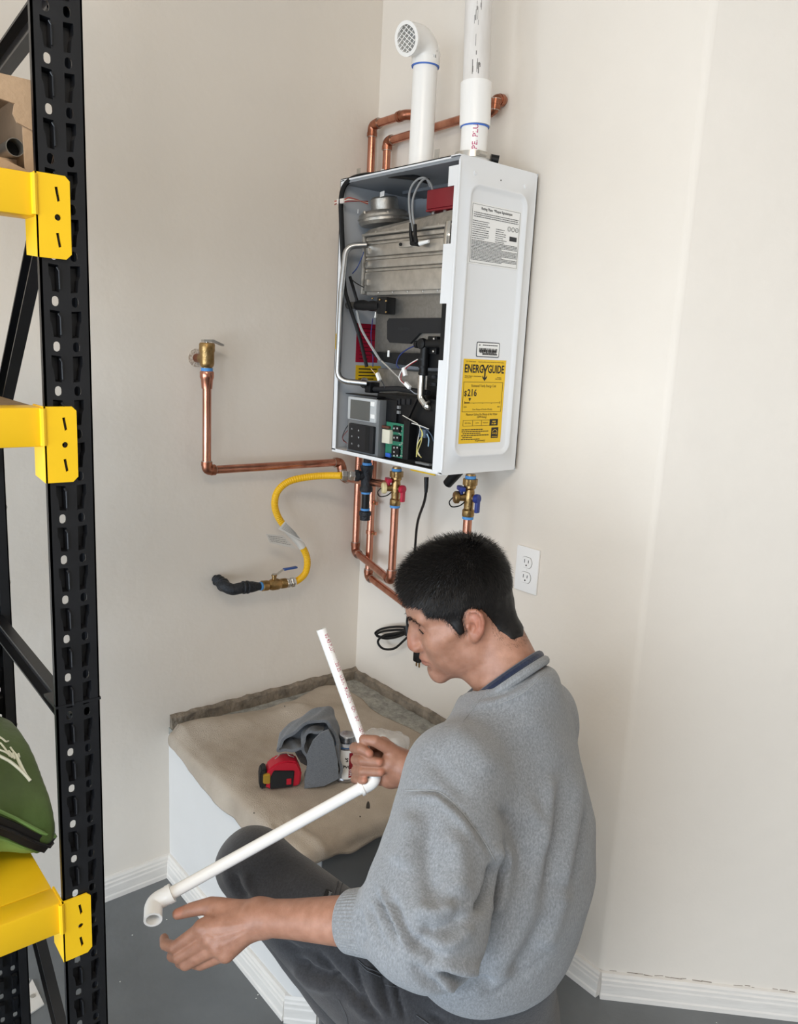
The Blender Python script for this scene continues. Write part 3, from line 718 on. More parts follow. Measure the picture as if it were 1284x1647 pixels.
q = hp(682, 697, -.238); MB().obox(q, Y3, Z3, X3, .012, .010, .006, .002).build('blue_clip', mat('steel_blue_plastic', '46566a', .5), heater)
dbox(668, 742, 690, 750, -.24, -.2, .001).build('grey_terminal', mat('grey_relay', '7d7f80', .5), heater)

# --- stickers on the right panel
NR = -Y3; yq = YR+.0006
def panel_pt(px, py): return at(px, py, y=YR)
def bars(mb, x0, x1, z, h, rr, word=.006, gap=.0016):
    x = x0
    while x < x1-.001:
        w = min(rr.uniform(.35, 1.3)*word, x1-x); mb.box(x, x+w, yq-.0010, yq-.0004, z, z+h); x += w+gap
# rating plate
a, b, c_, d_ = panel_pt(760.7, 323.4), panel_pt(839, 341.5), panel_pt(832.7, 435), panel_pt(753, 422.5)
x0, x1 = (a[0]+d_[0])/2, (b[0]+c_[0])/2; z1, z0 = (a[2]+b[2])/2, (c_[2]+d_[2])/2
yq = YR+.0012
st = MB().box(x0, x1, yq-.0005, yq, z0, z1).build('rating_plate', white_m, rp_)
yq -= .0004
mb = MB(); Wd = x1-x0; Ht = z1-z0
for (bx0, bx1, bz0, bz1) in ((x0+.003, x1-.003, z1-.0035, z1-.003), (x0+.003, x1-.003, z0+.003, z0+.0035), (x0+.003, x0+.0035, z0+.003, z1-.003), (x1-.0035, x1-.003, z0+.003, z1-.003)):
    mb.box(bx0, bx1, yq-.0006, yq-.0002, bz0, bz1)
text_on(mb, 'Rating Plate  *Plaque Signaletique', .0082, (x0+Wd/2, yq, z1-.013), X3, Z3, NR, 'CENTER', .00012, .92, lift=.0006)
rr = random.Random(21); z = z1-.021
for k in range(3): bars(mb, x0+.008, x1-.008, z, .0012, rr); z -= .0042
z -= .005; zs = z
for k in range(9): bars(mb, x0+.006, x0+.006+Wd*rr.uniform(.2, .36), z, .0011, rr); z -= .0046
z2 = zs-.010
for k in range(7): bars(mb, x0+Wd*.5, x0+Wd*rr.uniform(.62, .74), z2, .0011, rr); z2 -= .0046
for k in range(15): bars(mb, x0+.006, x1-.006-(.05 if k in (4, 10, 14) else 0), z, .0011, rr); z -= (z-z0-.006)/(15-k)
for k in range(3): mb.ring((x0+Wd*(.77+.08*k), yq-.0002, zs-.004), NR, .0052, .0042, .0004, 14); text_on(mb, ('Y', '*', 'IE')[k], .005, (x0+Wd*(.77+.08*k), yq, zs-.0058), X3, Z3, NR, 'CENTER', lift=.0006)
mb.box(x1-.034, x1-.010, yq-.0006, yq-.0002, zs-.030, zs-.020)
mb.build('plate_print', mat('grey_black_print', '36373a', .6), st, ang=0)['kind'] = 'stuff'
# bar-code label
yq = YR+.0012
a, c_ = panel_pt(768, 548), panel_pt(803, 577)
bc = MB().prism(rrect(a[0], c_[0], c_[2]+.002, a[2]-.002, .004), (0, yq, 0), X3, Z3, NR, .0004).build('bar_code_border', mat('slate_print', '3a4047', .5), rp_)
MB().prism(rrect(a[0]+.002, c_[0]-.002, c_[2]+.004, a[2]-.004, .003), (0, yq-.0004, 0), X3, Z3, NR, .0003).build('bar_code_label', white_m, bc)
mb = MB(); rr = random.Random(8); X0, X1, Z1, Z0 = a[0]+.008, c_[0]-.008, a[2]-.008, c_[2]+.007; yy = yq-.0007
mb.box(X0, X0+.003, yy-.0003, yy, Z1-.003, Z1)
def bcode(x0, x1, z0, z1):
    x = x0
    while x < x1: w = rr.choice((.0006, .0010, .0016)); mb.box(x, min(x+w, x1), yy-.0003, yy, z0, z1); x += w+rr.choice((.0006, .0009, .0014))
bcode(X0, X1, Z1-.017, Z1-.008); bcode(X0+.003, X1-.003, Z0+.004, Z0+.012)
for zq in (Z1-.0022, Z1-.0215, Z0): 
    x = X0+.012
    while x < X1: w = rr.uniform(.001, .003); mb.box(x, x+w, yy-.0003, yy, zq, zq+.0022); x += w+.0008
mb.build('bar_code_print', ink_m, bc, ang=0)['kind'] = 'stuff'
# yellow energy label
a, b, c_, d_ = panel_pt(747, 577), panel_pt(815, 580), panel_pt(805, 712), panel_pt(738, 713)
x0, x1 = (a[0]+d_[0])/2, (b[0]+c_[0])/2; z1, z0 = (a[2]+b[2])/2, (c_[2]+d_[2])/2
yq = YR+.0012
eg = MB().box(x0, x1, yq-.0005, yq, z0, z1).build('energy_label', mat('label_yellow', 'eec21e', .5), rp_)
yq -= .0004; Wd = x1-x0; Ht = z1-z0; mb = MB()
def gx(f): return x0+Wd*f
def gz(f): return z1-Ht*f
def T(s, fx, fz, size, al='LEFT', bold=0., sx=1.): text_on(mb, s, size, (gx(fx), yq, gz(fz)), X3, Z3, NR, al, bold, sx, lift=.0006)
def rect(fx0, fx1, fz0, fz1): mb.box(gx(fx0), gx(fx1), yq-.0006, yq-.0002, gz(fz1), gz(fz0))
def frame(fx0, fx1, fz0, fz1, w=.0006):
    rect(fx0, fx1, fz0, fz0+w/Ht); rect(fx0, fx1, fz1-w/Ht, fz1); rect(fx0, fx0+w/Wd, fz0, fz1); rect(fx1-w/Wd, fx1, fz0, fz1)
T('U.S. Government', .05, .035, .0045); T('Federal law prohibits removal of this label before consumer purchase', .33, .035, .0043, sx=.72)
def word(s, fx, fw, fz, size):
    tv, tf = text_verts(s, size, 'LEFT', .0006); w = max(p[0] for p in tv)-min(p[0] for p in tv); m0 = min(p[0] for p in tv); k = Wd*fw/w
    mb.add([(gx(fx)+(p[0]-m0)*k, yq-.0006, gz(fz)+p[1]) for p in tv], tf)
word('ENERG', .03, .43, .155, .026); word('GUIDE', .57, .39, .155, .026)
# Y drawn with its arrow
mb.prism([(-.011, .0185), (-.0065, .0185), (0, .008), (.0065, .0185), (.011, .0185), (.0021, .003), (.0021, -.012), (.0075, -.0065), (.0075, -.0115), (0, -.019), (-.0075, -.0115), (-.0075, -.0065), (-.0021, -.012), (-.0021, .003)], (gx(.505), yq-.0002, gz(.155)), X3, Z3, NR, .0004)
T('Water Heater - Instantaneous', .04, .205, .0052, sx=.85); T('Natural Gas', .04, .222, .0045); T('Model(s)', .80, .215, .0045, sx=.9); T('NPE-240A2', .76, .235, .0045)
frame(.03, .955, .265, .62, .0007)
T('Estimated Yearly Energy Cost', .5, .325, .0088, 'CENTER', 0, .78)
T('$', .05, .43, .017, 'LEFT', .0003); T('216', .125, .432, .0225, 'LEFT', .0004, .92)
mb.prism([(-.0042, .0036), (.0042, .0036), (0, -.0042)], (gx(.19), yq-.0002, gz(.474)), X3, Z3, NR, .0004)
rect(.075, .915, .512, .515); rect(.075, .19, .507, .518)
for f in (.075, .285, .495, .705, .912): rect(f, f+.008, .495 if f in (.075, .912) else .512, .522)
T('$200', .06, .57, .0048); T('$261', .86, .57, .0048); T('Cost Range of Similar Models', .5, .60, .0056, 'CENTER')
T('Maximum Gallons Per Minute of Hot Water', .5, .665, .0082, 'CENTER', 0, .72); T('(GPM Rating)', .5, .695, .0075, 'CENTER', 0, .8)
frame(.07, .71, .72, .79); rect(.29, .295, .72, .79); rect(.50, .505, .72, .79); rect(.70, .90, .712, .792)
T('VERY SMALL', .18, .762, .0045, 'CENTER', 0, .85); T('LOW', .40, .762, .0045, 'CENTER'); T('MEDIUM', .60, .762, .0045, 'CENTER')
rr = random.Random(2)
for k in range(6):
    x = .05 if k in (0, 1, 3, 5) else .08; e = (.55, .68, .5, .70, .30, .48)[k]
    while x < e: w = rr.uniform(.02, .06); rect(x, min(x+w, e), .828+k*.0235, .838+k*.0235); x += w+.012
rect(.755, .925, .815, .945)
T('ftc.gov/energy', .5, .978, .006, 'CENTER')
mb.build('energy_label_print', ink_m, eg, ang=0)
mb = MB(); yq -= .0006; T('HIGH', .80, .748, .0048, 'CENTER', .0002); T('5+ GPM', .80, .776, .0045, 'CENTER', .0002)
# star logo block: arc and script stroke
for k in range(14):
    t0 = math.radians(20+k*10); t1 = math.radians(30+k*10); c0 = np.array([gx(.84), yq-.0002, gz(.885)])
    mb.bar(c0+.0085*np.array([math.cos(t0), 0, math.sin(t0)]), c0+.0085*np.array([math.cos(t1), 0, math.sin(t1)]), .0004, .001)
T('energy', .775, .895, .0075, 'LEFT', 0, .9); rect(.775, .905, .925, .930)
mb.build('energy_label_reverse_print', mat('label_yellow', 'eec21e', .5), eg, ang=0)

# --- parts under the case
MB().box(-.15, -.146, hp(699, 770, -.15)[1], hp(660, 762, -.15)[1], ZB-.03, ZB, .0005).build('yellow_tag_plate', mat('label_yellow', 'eec21e', .5), heater)
q = hp(697, 762, -.16); MB().box(-.2, -.14, q[1]-.02, q[1]+.028, ZB-.012, ZB, .002).build('cord_bracket', case_m, heater)
q0, q1 = hp(738, 763, -.12), hp(720, 778, -.12)
cap = MB().tube([q0+Z3*.01, q1], [.014, .0125], 16).build('drain_cap', bplast_m, heater)
# ================================================================= pipework on the walls
CR = .0111
def elbow_ends(parent, pts, r, fit=.0145, L=.024, m=None):
    """fittings at every inner corner of a pipe run"""
    pts = [np.array(p, float) for p in pts]
    for i in range(1, len(pts)-1):
        a, b, c = pts[i-1], pts[i], pts[i+1]; u, w = unit(a-b), unit(c-b)
        path = fillet([b+u*(L+.006), b, b+w*(L+.006)], .02, 8)
        o = MB().tube(path, fit-.0012, 18).build('elbow', m or copper2_m, parent)
        for d in (u, w):
            MB().tube([b+d*(L-.004), b+d*(L+.007)], fit, 18).build('socket', m or copper2_m, o)
            MB().ring(b+d*(L+.007), d, fit-.0008, CR, .0014, 18).build('solder_ring', solder_m, o)
def copper_run(parent, pts, r=CR, name='pipe'):
    return MB().tube(fillet(pts, .018, 6), r, 18).build(name, copper_m, parent)

# --- relief line on the left wall
yl = -.06
vx, vz0 = at(333, 600, y=yl)[0], at(333, 600, y=yl)[2]
zl_ = at(340, 752, y=yl)[2]; zl2 = at(545, 747, y=yl)[2]; xe_ = at(548, 747, y=yl)[0]
hv = hp(637, 785, -.14)                      # hot isolation valve centre
rl = thing('relief_pipe', 'copper relief pipe dropping from the lever valve and running along the left wall', 'pipe', (vx, yl, zl_))
zlm = (zl_+zl2)/2
run = [(vx, yl, vz0), (vx, yl, zlm), (xe_, yl, zlm), (xe_+.004, yl-.02, zlm-.047), (hv[0], hv[1]+.03, zlm-.047)]
run[3] = (xe_+.004, yl-.012, zlm-.046); run[4] = np.array([hv[0]-.004, hv[1]+.045, hv[2]+.004])
copper_run(rl, run); elbow_ends(rl, run, CR, L=.016)
MB().lathe([(.0165, 0), (.018, .003), (.018, .016), (.0155, .022), (.0135, .045)], (vx, yl, vz0+.005), -Z3, 20).build('reducer', copper_m, rl)
pv = thing('relief_valve', 'brass relief valve with flat steel lever on the left wall', 'valve', (vx, yl, vz0+.01))
c = np.array([vx, yl, vz0+.012])
bd = MB().lathe([(.0135, -.008), (.0135, .002), (.017, .006), (.0185, .012), (.0185, .040), (.020, .044), (.020, .060), (.018, .064), (.004, .065)], c, Z3, 24).build('valve_body', brass_m, pv)
MB().ring(c-Z3*.007, Z3, .0150, .012, .008, 20).build('thread_seal', blue_m, bd)
MB().tube([c+Z3*.024, c+Z3*.024+np.array([-.0, .030, 0])], [.0155, .0135], 16).build('side_port', brass_m, bd)
MB().tube([c+Z3*.024+Y3*.028, (vx, -.0005, c[2]+.024)], .0115, 16).build('wall_stub', copper2_m, bd)
MB().ring((vx, -.0002, c[2]+.024), -Y3, .024, .011, .002, 14).build('plaster_patch', mat('rough_plaster', 'cfc4b6', .9, bump=.8, bscale=200), bd)
lv = MB()
lv.add([c+np.array(p) for p in [(-.012, -.009, .066), (.014, -.009, .067), (.044, -.008, .0575), (.044, .008, .0575), (.014, .009, .067), (-.012, .009, .066),
        (-.012, -.009, .072), (.014, -.009, .073), (.044, -.008, .0620), (.044, .008, .0620), (.014, .009, .073), (-.012, .009, .072)]],
       [(0, 1, 4, 5), (1, 2, 3, 4), (6, 11, 10, 7), (7, 10, 9, 8), (0, 6, 7, 1), (1, 7, 8, 2), (2, 8, 9, 3), (3, 9, 10, 4), (4, 10, 11, 5), (5, 11, 6, 0)])
lv.build('lever', steel_m, pv)
MB().lathe([(.004, .063), (.004, .072)], c, Z3, 10).build('stem', steel_m, pv)

# --- hot loop and cold line against the right wall
xw = -.03
y1 = -.022; y2 = -.085; yb_ = hp(633, 915, xw)[1]
zlow = hp(577, 888, xw)[2]
hl = thing('hot_water_pipe', 'copper pipe looping from the red-handled valve up into the corner', 'pipe', (xw, y1, zlow))
hvx = hv[0]
top1 = at(600, 203, x=xw)[2]
hl_run = [(hvx, hv[1], hv[2]-.055), (hvx, hv[1], zlow), (xw-.007, y1, zlow), (xw-.007, y1, top1), (xw-.007, at(655, 187, x=xw)[1], top1+.002), (xw-.03, at(655, 187, x=xw)[1]-.06, top1-.01)]
hl_run[5] = (0, at(655, 187, x=xw)[1]-.03, top1+.003)
hl_run[4] = (xw-.007, at(652, 187, x=xw)[1]-.01, top1+.003)
copper_run(hl, hl_run); elbow_ends(hl, hl_run, CR)
# the second riser: from the branch below the man's head, past the corner, up and across behind the vents
cl = thing('cold_water_pipe', 'copper pipe rising in the corner and crossing behind both white vents', 'pipe', (xw, y2, .8))
zl3 = hp(595, 928, xw)[2]; top2 = at(622, 228, x=xw)[2]
yend = at(797, 155, x=xw)[1]
cv = hp(755, 800, -.14)
cl_run = [(cv[0], cv[1], cv[2]-.055), (cv[0], cv[1], zl3-.03), (xw, y2, zl3), (xw, y2, top2), (xw, yend, top2+.01), (xw, yend-.002, at(797, 160, x=xw)[2]), (.0005, yend-.002, at(797, 158, x=xw)[2])]
copper_run(cl, cl_run); elbow_ends(cl, cl_run, CR, L=.016)
for py in (808, 857):
    q = hp(600, py, xw); s = MB().ring((xw, y2, q[2]-.005), Z3, .0135, .0111, .010, 16).build('pipe_clamp', copper_m, cl)
    MB().box(xw-.004, xw+.004, y2-.028, y2-.011, q[2]-.005, q[2]+.005, .001).build('clamp_ear', copper_m, s)
    MB().lathe([(.003, 0), (.003, .004)], (xw-.004, y2-.022, q[2]), -X3, 8).build('screw', brass_m, s)

# --- isolation valves
def iso_valve(name, label, c, hcol, capped):
    t = thing(name, label, 'valve', c); hm = mat('valve_handle_'+hcol, hcol, .4)
    b = MB().lathe([(.0128, -.050), (.0150, -.046), (.0150, -.032), (.0115, -.028), (.0125, -.012), (.0145, 0), (.0125, .012), (.0115, .020), (.0150, .024), (.0150, .030), (.0175, .031), (.0175, .046), (.013, .047), (.0115, .058)], c, Z3, 24).build('valve_body', brass_m, t)
    MB().lathe([(.019, .031), (.019, .046)], c, Z3, 6).build('union_nut', brass_m, b)
    MB().ring(c-Z3*.054, Z3, .0140, .010, .010, 20).build('thread_seal', blue_m, b)
    MB().ring(c+Z3*.047, Z3, .0135, .010, .007, 20).build('thread_seal', blue_m, b)
    fr = unit((-.80, .42, 0))                              # drain port points out of the wall
    MB().tube([c, c+fr*.030], [.0095, .0095], 16).build('drain_port', brass_m, b)
    dc = MB().lathe([(.0125, .026), (.0155, .028), (.0155, .036), (.013, .039), (.004, .0395)], c, fr, 20).build('drain_cap', capped, t)
    lp2 = [c+fr*.041+np.array([0, 0, 0]), c+fr*.050-Z3*.012, c+fr*.046-Z3*.024+X3*.004, c+fr*.030-Z3*.020+Y3*-.008, c+fr*.020-Z3*.010-Y3*.012]
    MB().tube(spline(lp2, 6), .0016, 8).build('cap_strap', bplast_m, dc)
    # lever on the right side and the tee handle of the drain
    sd = unit((.15, -1, 0))
    MB().lathe([(.008, .008), (.008, .020)], c, sd, 14).build('stem', brass_m, b)
    h = MB(); o = c+sd*.024
    h.lathe([(.0105, -.006), (.0115, -.003), (.0115, .004), (.009, .006)], o, sd, 18)
    h.obox(o+sd*.002-Z3*.017, unit((1, .15, 0)), sd, Z3, .0065, .0045, .018, .003)
    h.build('handle', hm, t)
    h = MB(); o = c+fr*.018+Z3*.022
    h.obox(o+fr*.004, np.cross(fr, Z3), fr, Z3, .018, .007, .0055, .003); h.lathe([(.006, -.014), (.006, 0)], o+fr*.004, Z3, 12)
    h.build('drain_handle', hm, t)
    return t
iso_valve('isolation_valve', 'brass isolation valve with red handles under the heater', hv, 'c01f3f', mat('cream_cap', 'e3d3a2', .45))
iso_valve('isolation_valve', 'brass isolation valve with blue handles under the heater', cv, '20347e', brass_m)
# pipe stub joints up to the case
for c in (hv, cv): pass

# --- black gas tee and drip leg
gx_ = hp(590, 765, -.15)
gt = thing('gas_tee', 'black iron gas tee with drip leg hanging under the heater', 'pipe fitting', gx_)
zc_ = gx_[2]
MB().tube([gx_+Z3*(ZB-zc_-.001), gx_+Z3*.02], .0105, 16).build('nipple', iron_m, gt)
te = MB().lathe([(.0165, .030), (.0185, .028), (.0185, .020), (.0160, .016), (.0160, -.030), (.0185, -.034), (.0185, -.044), (.0165, -.046)], gx_, Z3, 24).build('tee_body', iron_m, gt)
gdir = unit(hp(566, 766, -.19)-gx_); gdir[2] = 0; gdir = unit(gdir)
MB().lathe([(.0135, .008), (.0140, .022), (.0165, .024), (.0165, .033)], gx_, gdir, 20).build('branch', iron_m, te)
MB().ring(gx_+Z3*.029, Z3, .0135, .010, .008, 20).build('thread_seal', blue_m, gt)
MB().ring(gx_-Z3*.052, Z3, .0135, .010, .007, 20).build('thread_seal', blue_m, gt)
MB().lathe([(.0108, -.045), (.0108, -.105)], gx_, Z3, 20).build('drip_nipple', bplast_m, gt)
MB().ring(gx_-Z3*.100, Z3, .0130, .010, .006, 20).build('thread_seal', blue_m, gt)
MB().lathe([(.0165, -.103), (.0175, -.106), (.0175, -.114), (.0150, -.116), (.0150, -.128), (.005, -.130)], gx_, Z3, 24).build('cap', iron_m, gt)

# --- yellow flexible gas connector
g0 = gx_+gdir*.034
fend = at(472, 935, y=-.085)
fx = thing('gas_connector', 'yellow coated flexible gas line curling in an S on the left wall', 'gas line', fend)
nut_m = mat('bright_zinc_nut', 'd6d5d2', .22, 1.0)
def nut(o, d, L, r, parent, m=None): return MB().lathe([(r*.92, 0), (r, .0015), (r, L-.0015), (r*.92, L)], o, d, 6).build('hex_nut', m or nut_m, parent)
n1 = nut(g0, gdir, .016, .0150, fx); MB().lathe([(.011, .016), (.012, .019), (.012, .024)], g0, gdir, 18).build('collar', steel_m, n1)
nut(g0+gdir*.023, gdir, .016, .0155, fx)
pts2 = [g0+gdir*.038]
for px, py, y in ((525, 765, -.14), (498, 767, -.115), (466, 774, -.095), (447, 790, -.085), (442, 812, -.08), (449, 834, -.08), (466, 856, -.085), (484, 876, -.09), (494, 898, -.09), (492, 920, -.088), (480, 933, -.086)):
    pts2.append(at(px, py, y=y))
pts2.append(at(468, 937, y=-.085))
sp = spline(pts2, 26); rs = [.0098+.00045*math.sin(i*math.pi*.66) for i in range(len(sp))]
MB().tube(sp, rs, 16).build('flexible_hose', mat('yellow_gas_coating', 'e9b40c', .42), fx, ang=0)
d = unit(at(440, 941, y=-.085)-at(468, 937, y=-.085))
e = at(474, 936, y=-.085)
nut(e, d, .014, .0145, fx); nut(e+d*.016, d, .012, .0135, fx)
# printed tags on the hose
i0 = 10*26-60; 
ia, ib = int(len(sp)*.565), int(len(sp)*.685)
lbl = MB().tube(sp[ia:ib], .0110, 16, caps=False).build('hose_label', mat('clear_paper_label', 'd6d2cb', .35), fx)
mb = MB(); rr = random.Random(5)
ta = at(452, 850, y=-.108); tb = at(429, 862, y=-.10); tcx = at(477, 868, y=-.10)
def tagquad(p, q, r_, s_, name): return MB().add([p, q, r_, s_, p+Y3*.0006, q+Y3*.0006, r_+Y3*.0006, s_+Y3*.0006], [(0, 1, 2, 3), (4, 7, 6, 5), (0, 4, 5, 1), (1, 5, 6, 2), (2, 6, 7, 3), (3, 7, 4, 0)]).build(name, mat('clear_paper_label', 'd6d2cb', .35), fx)
P4 = [at(428, 859, y=-.10), at(455, 861, y=-.099), at(477, 883, y=-.098), at(434, 873, y=-.10)]
tg = tagquad(*P4, 'paper_tag')
P5 = [at(459, 838, y=-.108), at(476, 857, y=-.108), at(489, 872, y=-.106), at(448, 851, y=-.10)]
tg2 = tagquad(*P5, 'paper_tag')
mb = MB()
for (Q, nrow) in ((P4, 4), (P5, 5)):
    for k in range(nrow):
        f = (k+1)/(nrow+1.5); a = Q[0]*(1-f)+Q[3]*f; b = Q[1]*(1-f)+Q[2]*f; s0 = .08
        while s0 < .85:
            w = rr.uniform(.03, .12); mb.bar(a+(b-a)*s0-Y3*.0006, a+(b-a)*min(.9, s0+w)-Y3*.0006, .0004, .0011); s0 += w+.03
mb.build('tag_print', mat('grey_ink', '5d5b58', .6), fx, ang=0)['kind'] = 'stuff'

# --- gas shut-off: wall stub, black elbows and brass ball valve
s0 = at(345, 930, y=-.0005)
sv = thing('gas_stub', 'black iron gas stub and elbow coming out of the left wall', 'pipe fitting', s0)
e1 = s0+np.array([.012, -.035, -.010]); e2 = at(392, 945, y=-.085); e3 = at(418, 943, y=-.085)
MB().tube([s0, s0+(e1-s0)*.9], .0105, 16).build('nipple', iron_m, sv)
MB().tube([s0+(e1-s0)*.25, e1], .0155, 18).build('coupling', iron_m, sv)
for f in (.3, .6, .95): MB().lathe([(.0162, -.002), (.017, 0), (.0162, .002)], s0+(e1-s0)*f, unit(e1-s0), 18).build('band', iron_m, sv)
m1 = at(362, 944, y=-.07)
pe = spline([e1, at(360, 942, y=-.06), at(374, 948, y=-.08), e2, e3], 8)
MB().ring(e1, unit(pe[3]-pe[0]), .0135, .010, .007, 18).build('thread_seal', blue_m, sv)
elb = MB().tube(pe[3:], [.0150]+[.0158]*(len(pe)-8)+[.0150, .0135, .0120, .0108], 18).build('elbow', iron_m, sv)
for ib_ in (4, 6, len(pe)-9, len(pe)-7):
    MB().lathe([(.0165, -.0035), (.0182, -.002), (.0182, .002), (.0165, .0035)], pe[ib_], unit(pe[ib_+1]-pe[ib_-1]), 20).build('elbow_band', iron_m, elb)
d2 = unit(at(474, 936, y=-.085)-e3); gapL = np.linalg.norm(at(474, 936, y=-.085)-e3)-.006-.028-.0005
MB().ring(e3, d2, .0122, .009, .006, 18).build('thread_seal', blue_m, sv)
bvx = e3+d2*.006
bv = thing('ball_valve', 'brass gas ball valve with blue lever on the left wall', 'valve', bvx)
b_ = MB().lathe([(a, b/.053*gapL) for a, b in [(.0125, 0), (.0150, .001), (.0150, .012), (.0125, .014), (.0165, .022), (.0165, .034), (.0130, .040), (.0145, .042), (.0145, .052), (.010, .053)]], bvx, d2, 24).build('valve_body', brass_m, bv)
st_ = bvx+d2*gapL*.5; MB().lathe([(.0065, .012), (.0065, .024), (.008, .025), (.008, .029), (.004, .030)], st_, Z3, 12).build('stem', brass_m, bv)
MB().lathe([(.007, .026), (.007, .031)], st_, Z3, 6).build('stem_nut', steel_m, bv)
h1 = st_+Z3*.027+d2*.004; h2 = h1+d2*.026+Z3*.014; h3 = h2+d2*.045+Z3*.003
MB().bar(h1, h2, .009, .0022).bar(h2, h2+(h3-h2)*.2, .009, .0022).build('lever_arm', steel_m, bv)
MB().bar(h2, h3, .012, .0055, bev=.002).build('lever_grip', mat('blue_vinyl_grip', '2a4f93', .45), bv)

# ================================================================= white vents above the case
vent_clean = pvc_m
xv = -.15
vL = hp(678, 232, xv); vR = hp(763, 220, xv)
va = thing('intake_vent', 'short white plastic intake vent with elbow and square mesh screen', 'vent pipe', (vL[0], vL[1], ZT))
rV = .0300
zjoin = at(683, 108, x=xv)[2]
MB().tube([(vL[0], vL[1], ZT+.0005), (vL[0], vL[1], zjoin+.02)], rV, 32).build('pipe', pvc_m, va)
MB().ring((vL[0], vL[1], zjoin-.002), Z3, rV+.0034, rV-.001, .003, 32).build('primer_ring', mat('blue_primer', '3f6fc8', .5), va)
ce = at(652, 47, x=xv-.075)
dirv = ce-np.array([vL[0], vL[1], ce[2]]); dirv[2] = 0; dirv = unit(dirv+np.array([0, 0, -.02]))
zc2 = ce[2]
path = [np.array([vL[0], vL[1], zjoin+.0005]), np.array([vL[0], vL[1], zjoin+.03])]
R_ = .048
cc0 = np.array([vL[0], vL[1], zc2-R_])
path += [cc0+dirv*R_*(1-math.cos(t))+Z3*R_*math.sin(t) for t in [math.pi/2*k/10 for k in range(11)]]
endc = path[-1]+dirv*.022; path.append(endc)
el = MB().tube(path, [rV+.0042]*len(path), 32, caps=False)
el.tube([p for p in path], [rV-.0005]*len(path), 32, caps=False)
elo = el.build('elbow', pvc_m, va)
MB().ring(endc-dirv*.004, dirv, rV+.0072, rV-.001, .007, 32).build('rim', pvc_m, elo)
gu = unit(np.cross(dirv, Z3)); mb = MB()
for ang_ in (38, -38):
    gd = gu*math.cos(math.radians(ang_))+Z3*math.sin(math.radians(ang_)); gn = unit(np.cross(dirv, gd))
    for k in range(-3, 4):
        o_ = k*.0093; hL = math.sqrt(max(0, (rV-.0008)**2-o_*o_))
        if hL > .003: mb.bar(endc+gn*o_-gd*hL, endc+gn*o_+gd*hL, .0016, .0016, up=dirv)
mb.build('mesh_screen', pvc_m, elo)
MB().tube([path[5]-dirv*.0, path[6]], .004, 8).build('inner_seam', mat('blue_primer', '3f6fc8', .5), elo)
# exhaust
vb = thing('exhaust_vent', 'tall white plastic exhaust vent with coupling leaving the top of the picture', 'vent pipe', (vR[0], vR[1], ZT))
rE = .0305
zc0, zc1 = at(762, 205, x=xv)[2], at(762, 140, x=xv)[2]
top = at(757, 0, x=xv); top = np.array([vR[0], vR[1]+.035, H-.001])
base = np.array([vR[0], vR[1], ZT])
dE = unit(top-np.array([vR[0], vR[1], zc0]))
MB().lathe([(.038, .0005), (.038, .016), (.0405, .018), (.0405, .03), (.036, .031)], base, Z3, 32).build('collar', pvc_m, vb)
pp = MB().tube([base+Z3*.01, (vR[0], vR[1], zc0+.02)], rE, 32).build('stub_pipe', pvc_m, vb)
MB().tube([(vR[0], vR[1], zc0+.01), top], rE, 32).build('riser', mat('scuffed_pvc', 'e6e2de', .35, col2='d8d3cd', vscale=14, stretch=(3, 3, .6)), vb)
MB().ring((vR[0], vR[1], zc0), dE, rE+.0048, rE-.0005, zc1-zc0+.006, 32).build('coupling', pvc_m, vb)
MB().ring((vR[0], vR[1], zc0-.002), Z3, rE+.0022, rE-.001, .003, 32).build('primer_ring', mat('blue_primer', '3f6fc8', .5), vb)
# scuffs with their own shape on the riser
mb = MB(); rr = random.Random(12); vd = unit(np.array([CAM_LOC[0]-vR[0], CAM_LOC[1]-vR[1], 0])); sdv = np.cross(Z3, vd)
for k in range(26):
    z = rr.uniform(zc1+.02, zc1+.32); a = rr.gauss(.0, .16)+.02; L = rr.uniform(.004, .03); f = (z-zc0)/(top[2]-zc0)
    cc = np.array([vR[0], vR[1]+.035*f, z]); n_ = vd*math.cos(a)+sdv*math.sin(a); tt = np.cross(Z3, n_)
    mb.obox(cc+n_*(rE+.0002), tt, dE, n_, rr.uniform(.0004, .0012), L/2, .0003)
mb.build('scuff_marks', mat('grey_scuff', '77736f', .7), vb)['kind'] = 'stuff'
# hose clamp
zk = at(765, 237, x=xv)[2]
hc = MB().ring((vR[0], vR[1], ZT+.017), Z3, .0425, .0400, .013, 32).build('hose_clamp', steel_m, vb)
ps = np.array([vR[0], vR[1], ZT+.0235])+unit(np.array([-.30, -.95, 0]))*.044
MB().tube([ps+X3*-.012, ps+X3*.012], .006, 12).build('clamp_screw', steel_m, hc)
# lettering up the stub
tv, tf = text_verts('PE. PLU', .017, 'LEFT', .0002)
mb = MB(); w0 = unit(np.array([CAM_LOC[0]-vR[0], CAM_LOC[1]-vR[1], 0])); w1 = np.cross(Z3, w0)
mb.add([np.array([vR[0], vR[1], ZT+.034])+Z3*p[0]+(w0*math.cos(.25-p[1]/rE)+w1*math.sin(.25-p[1]/rE))*(rE+.0003) for p in tv], tf)
mb.build('pipe_lettering', mat('magenta_ink', 'b5336a', .6), pp, ang=0)
q = hp(783, 254, -.12); MB().tube([q, q+np.array([.02, -.02, -.004])], .010, 14).build('drain_cap', bplast_m, vb)

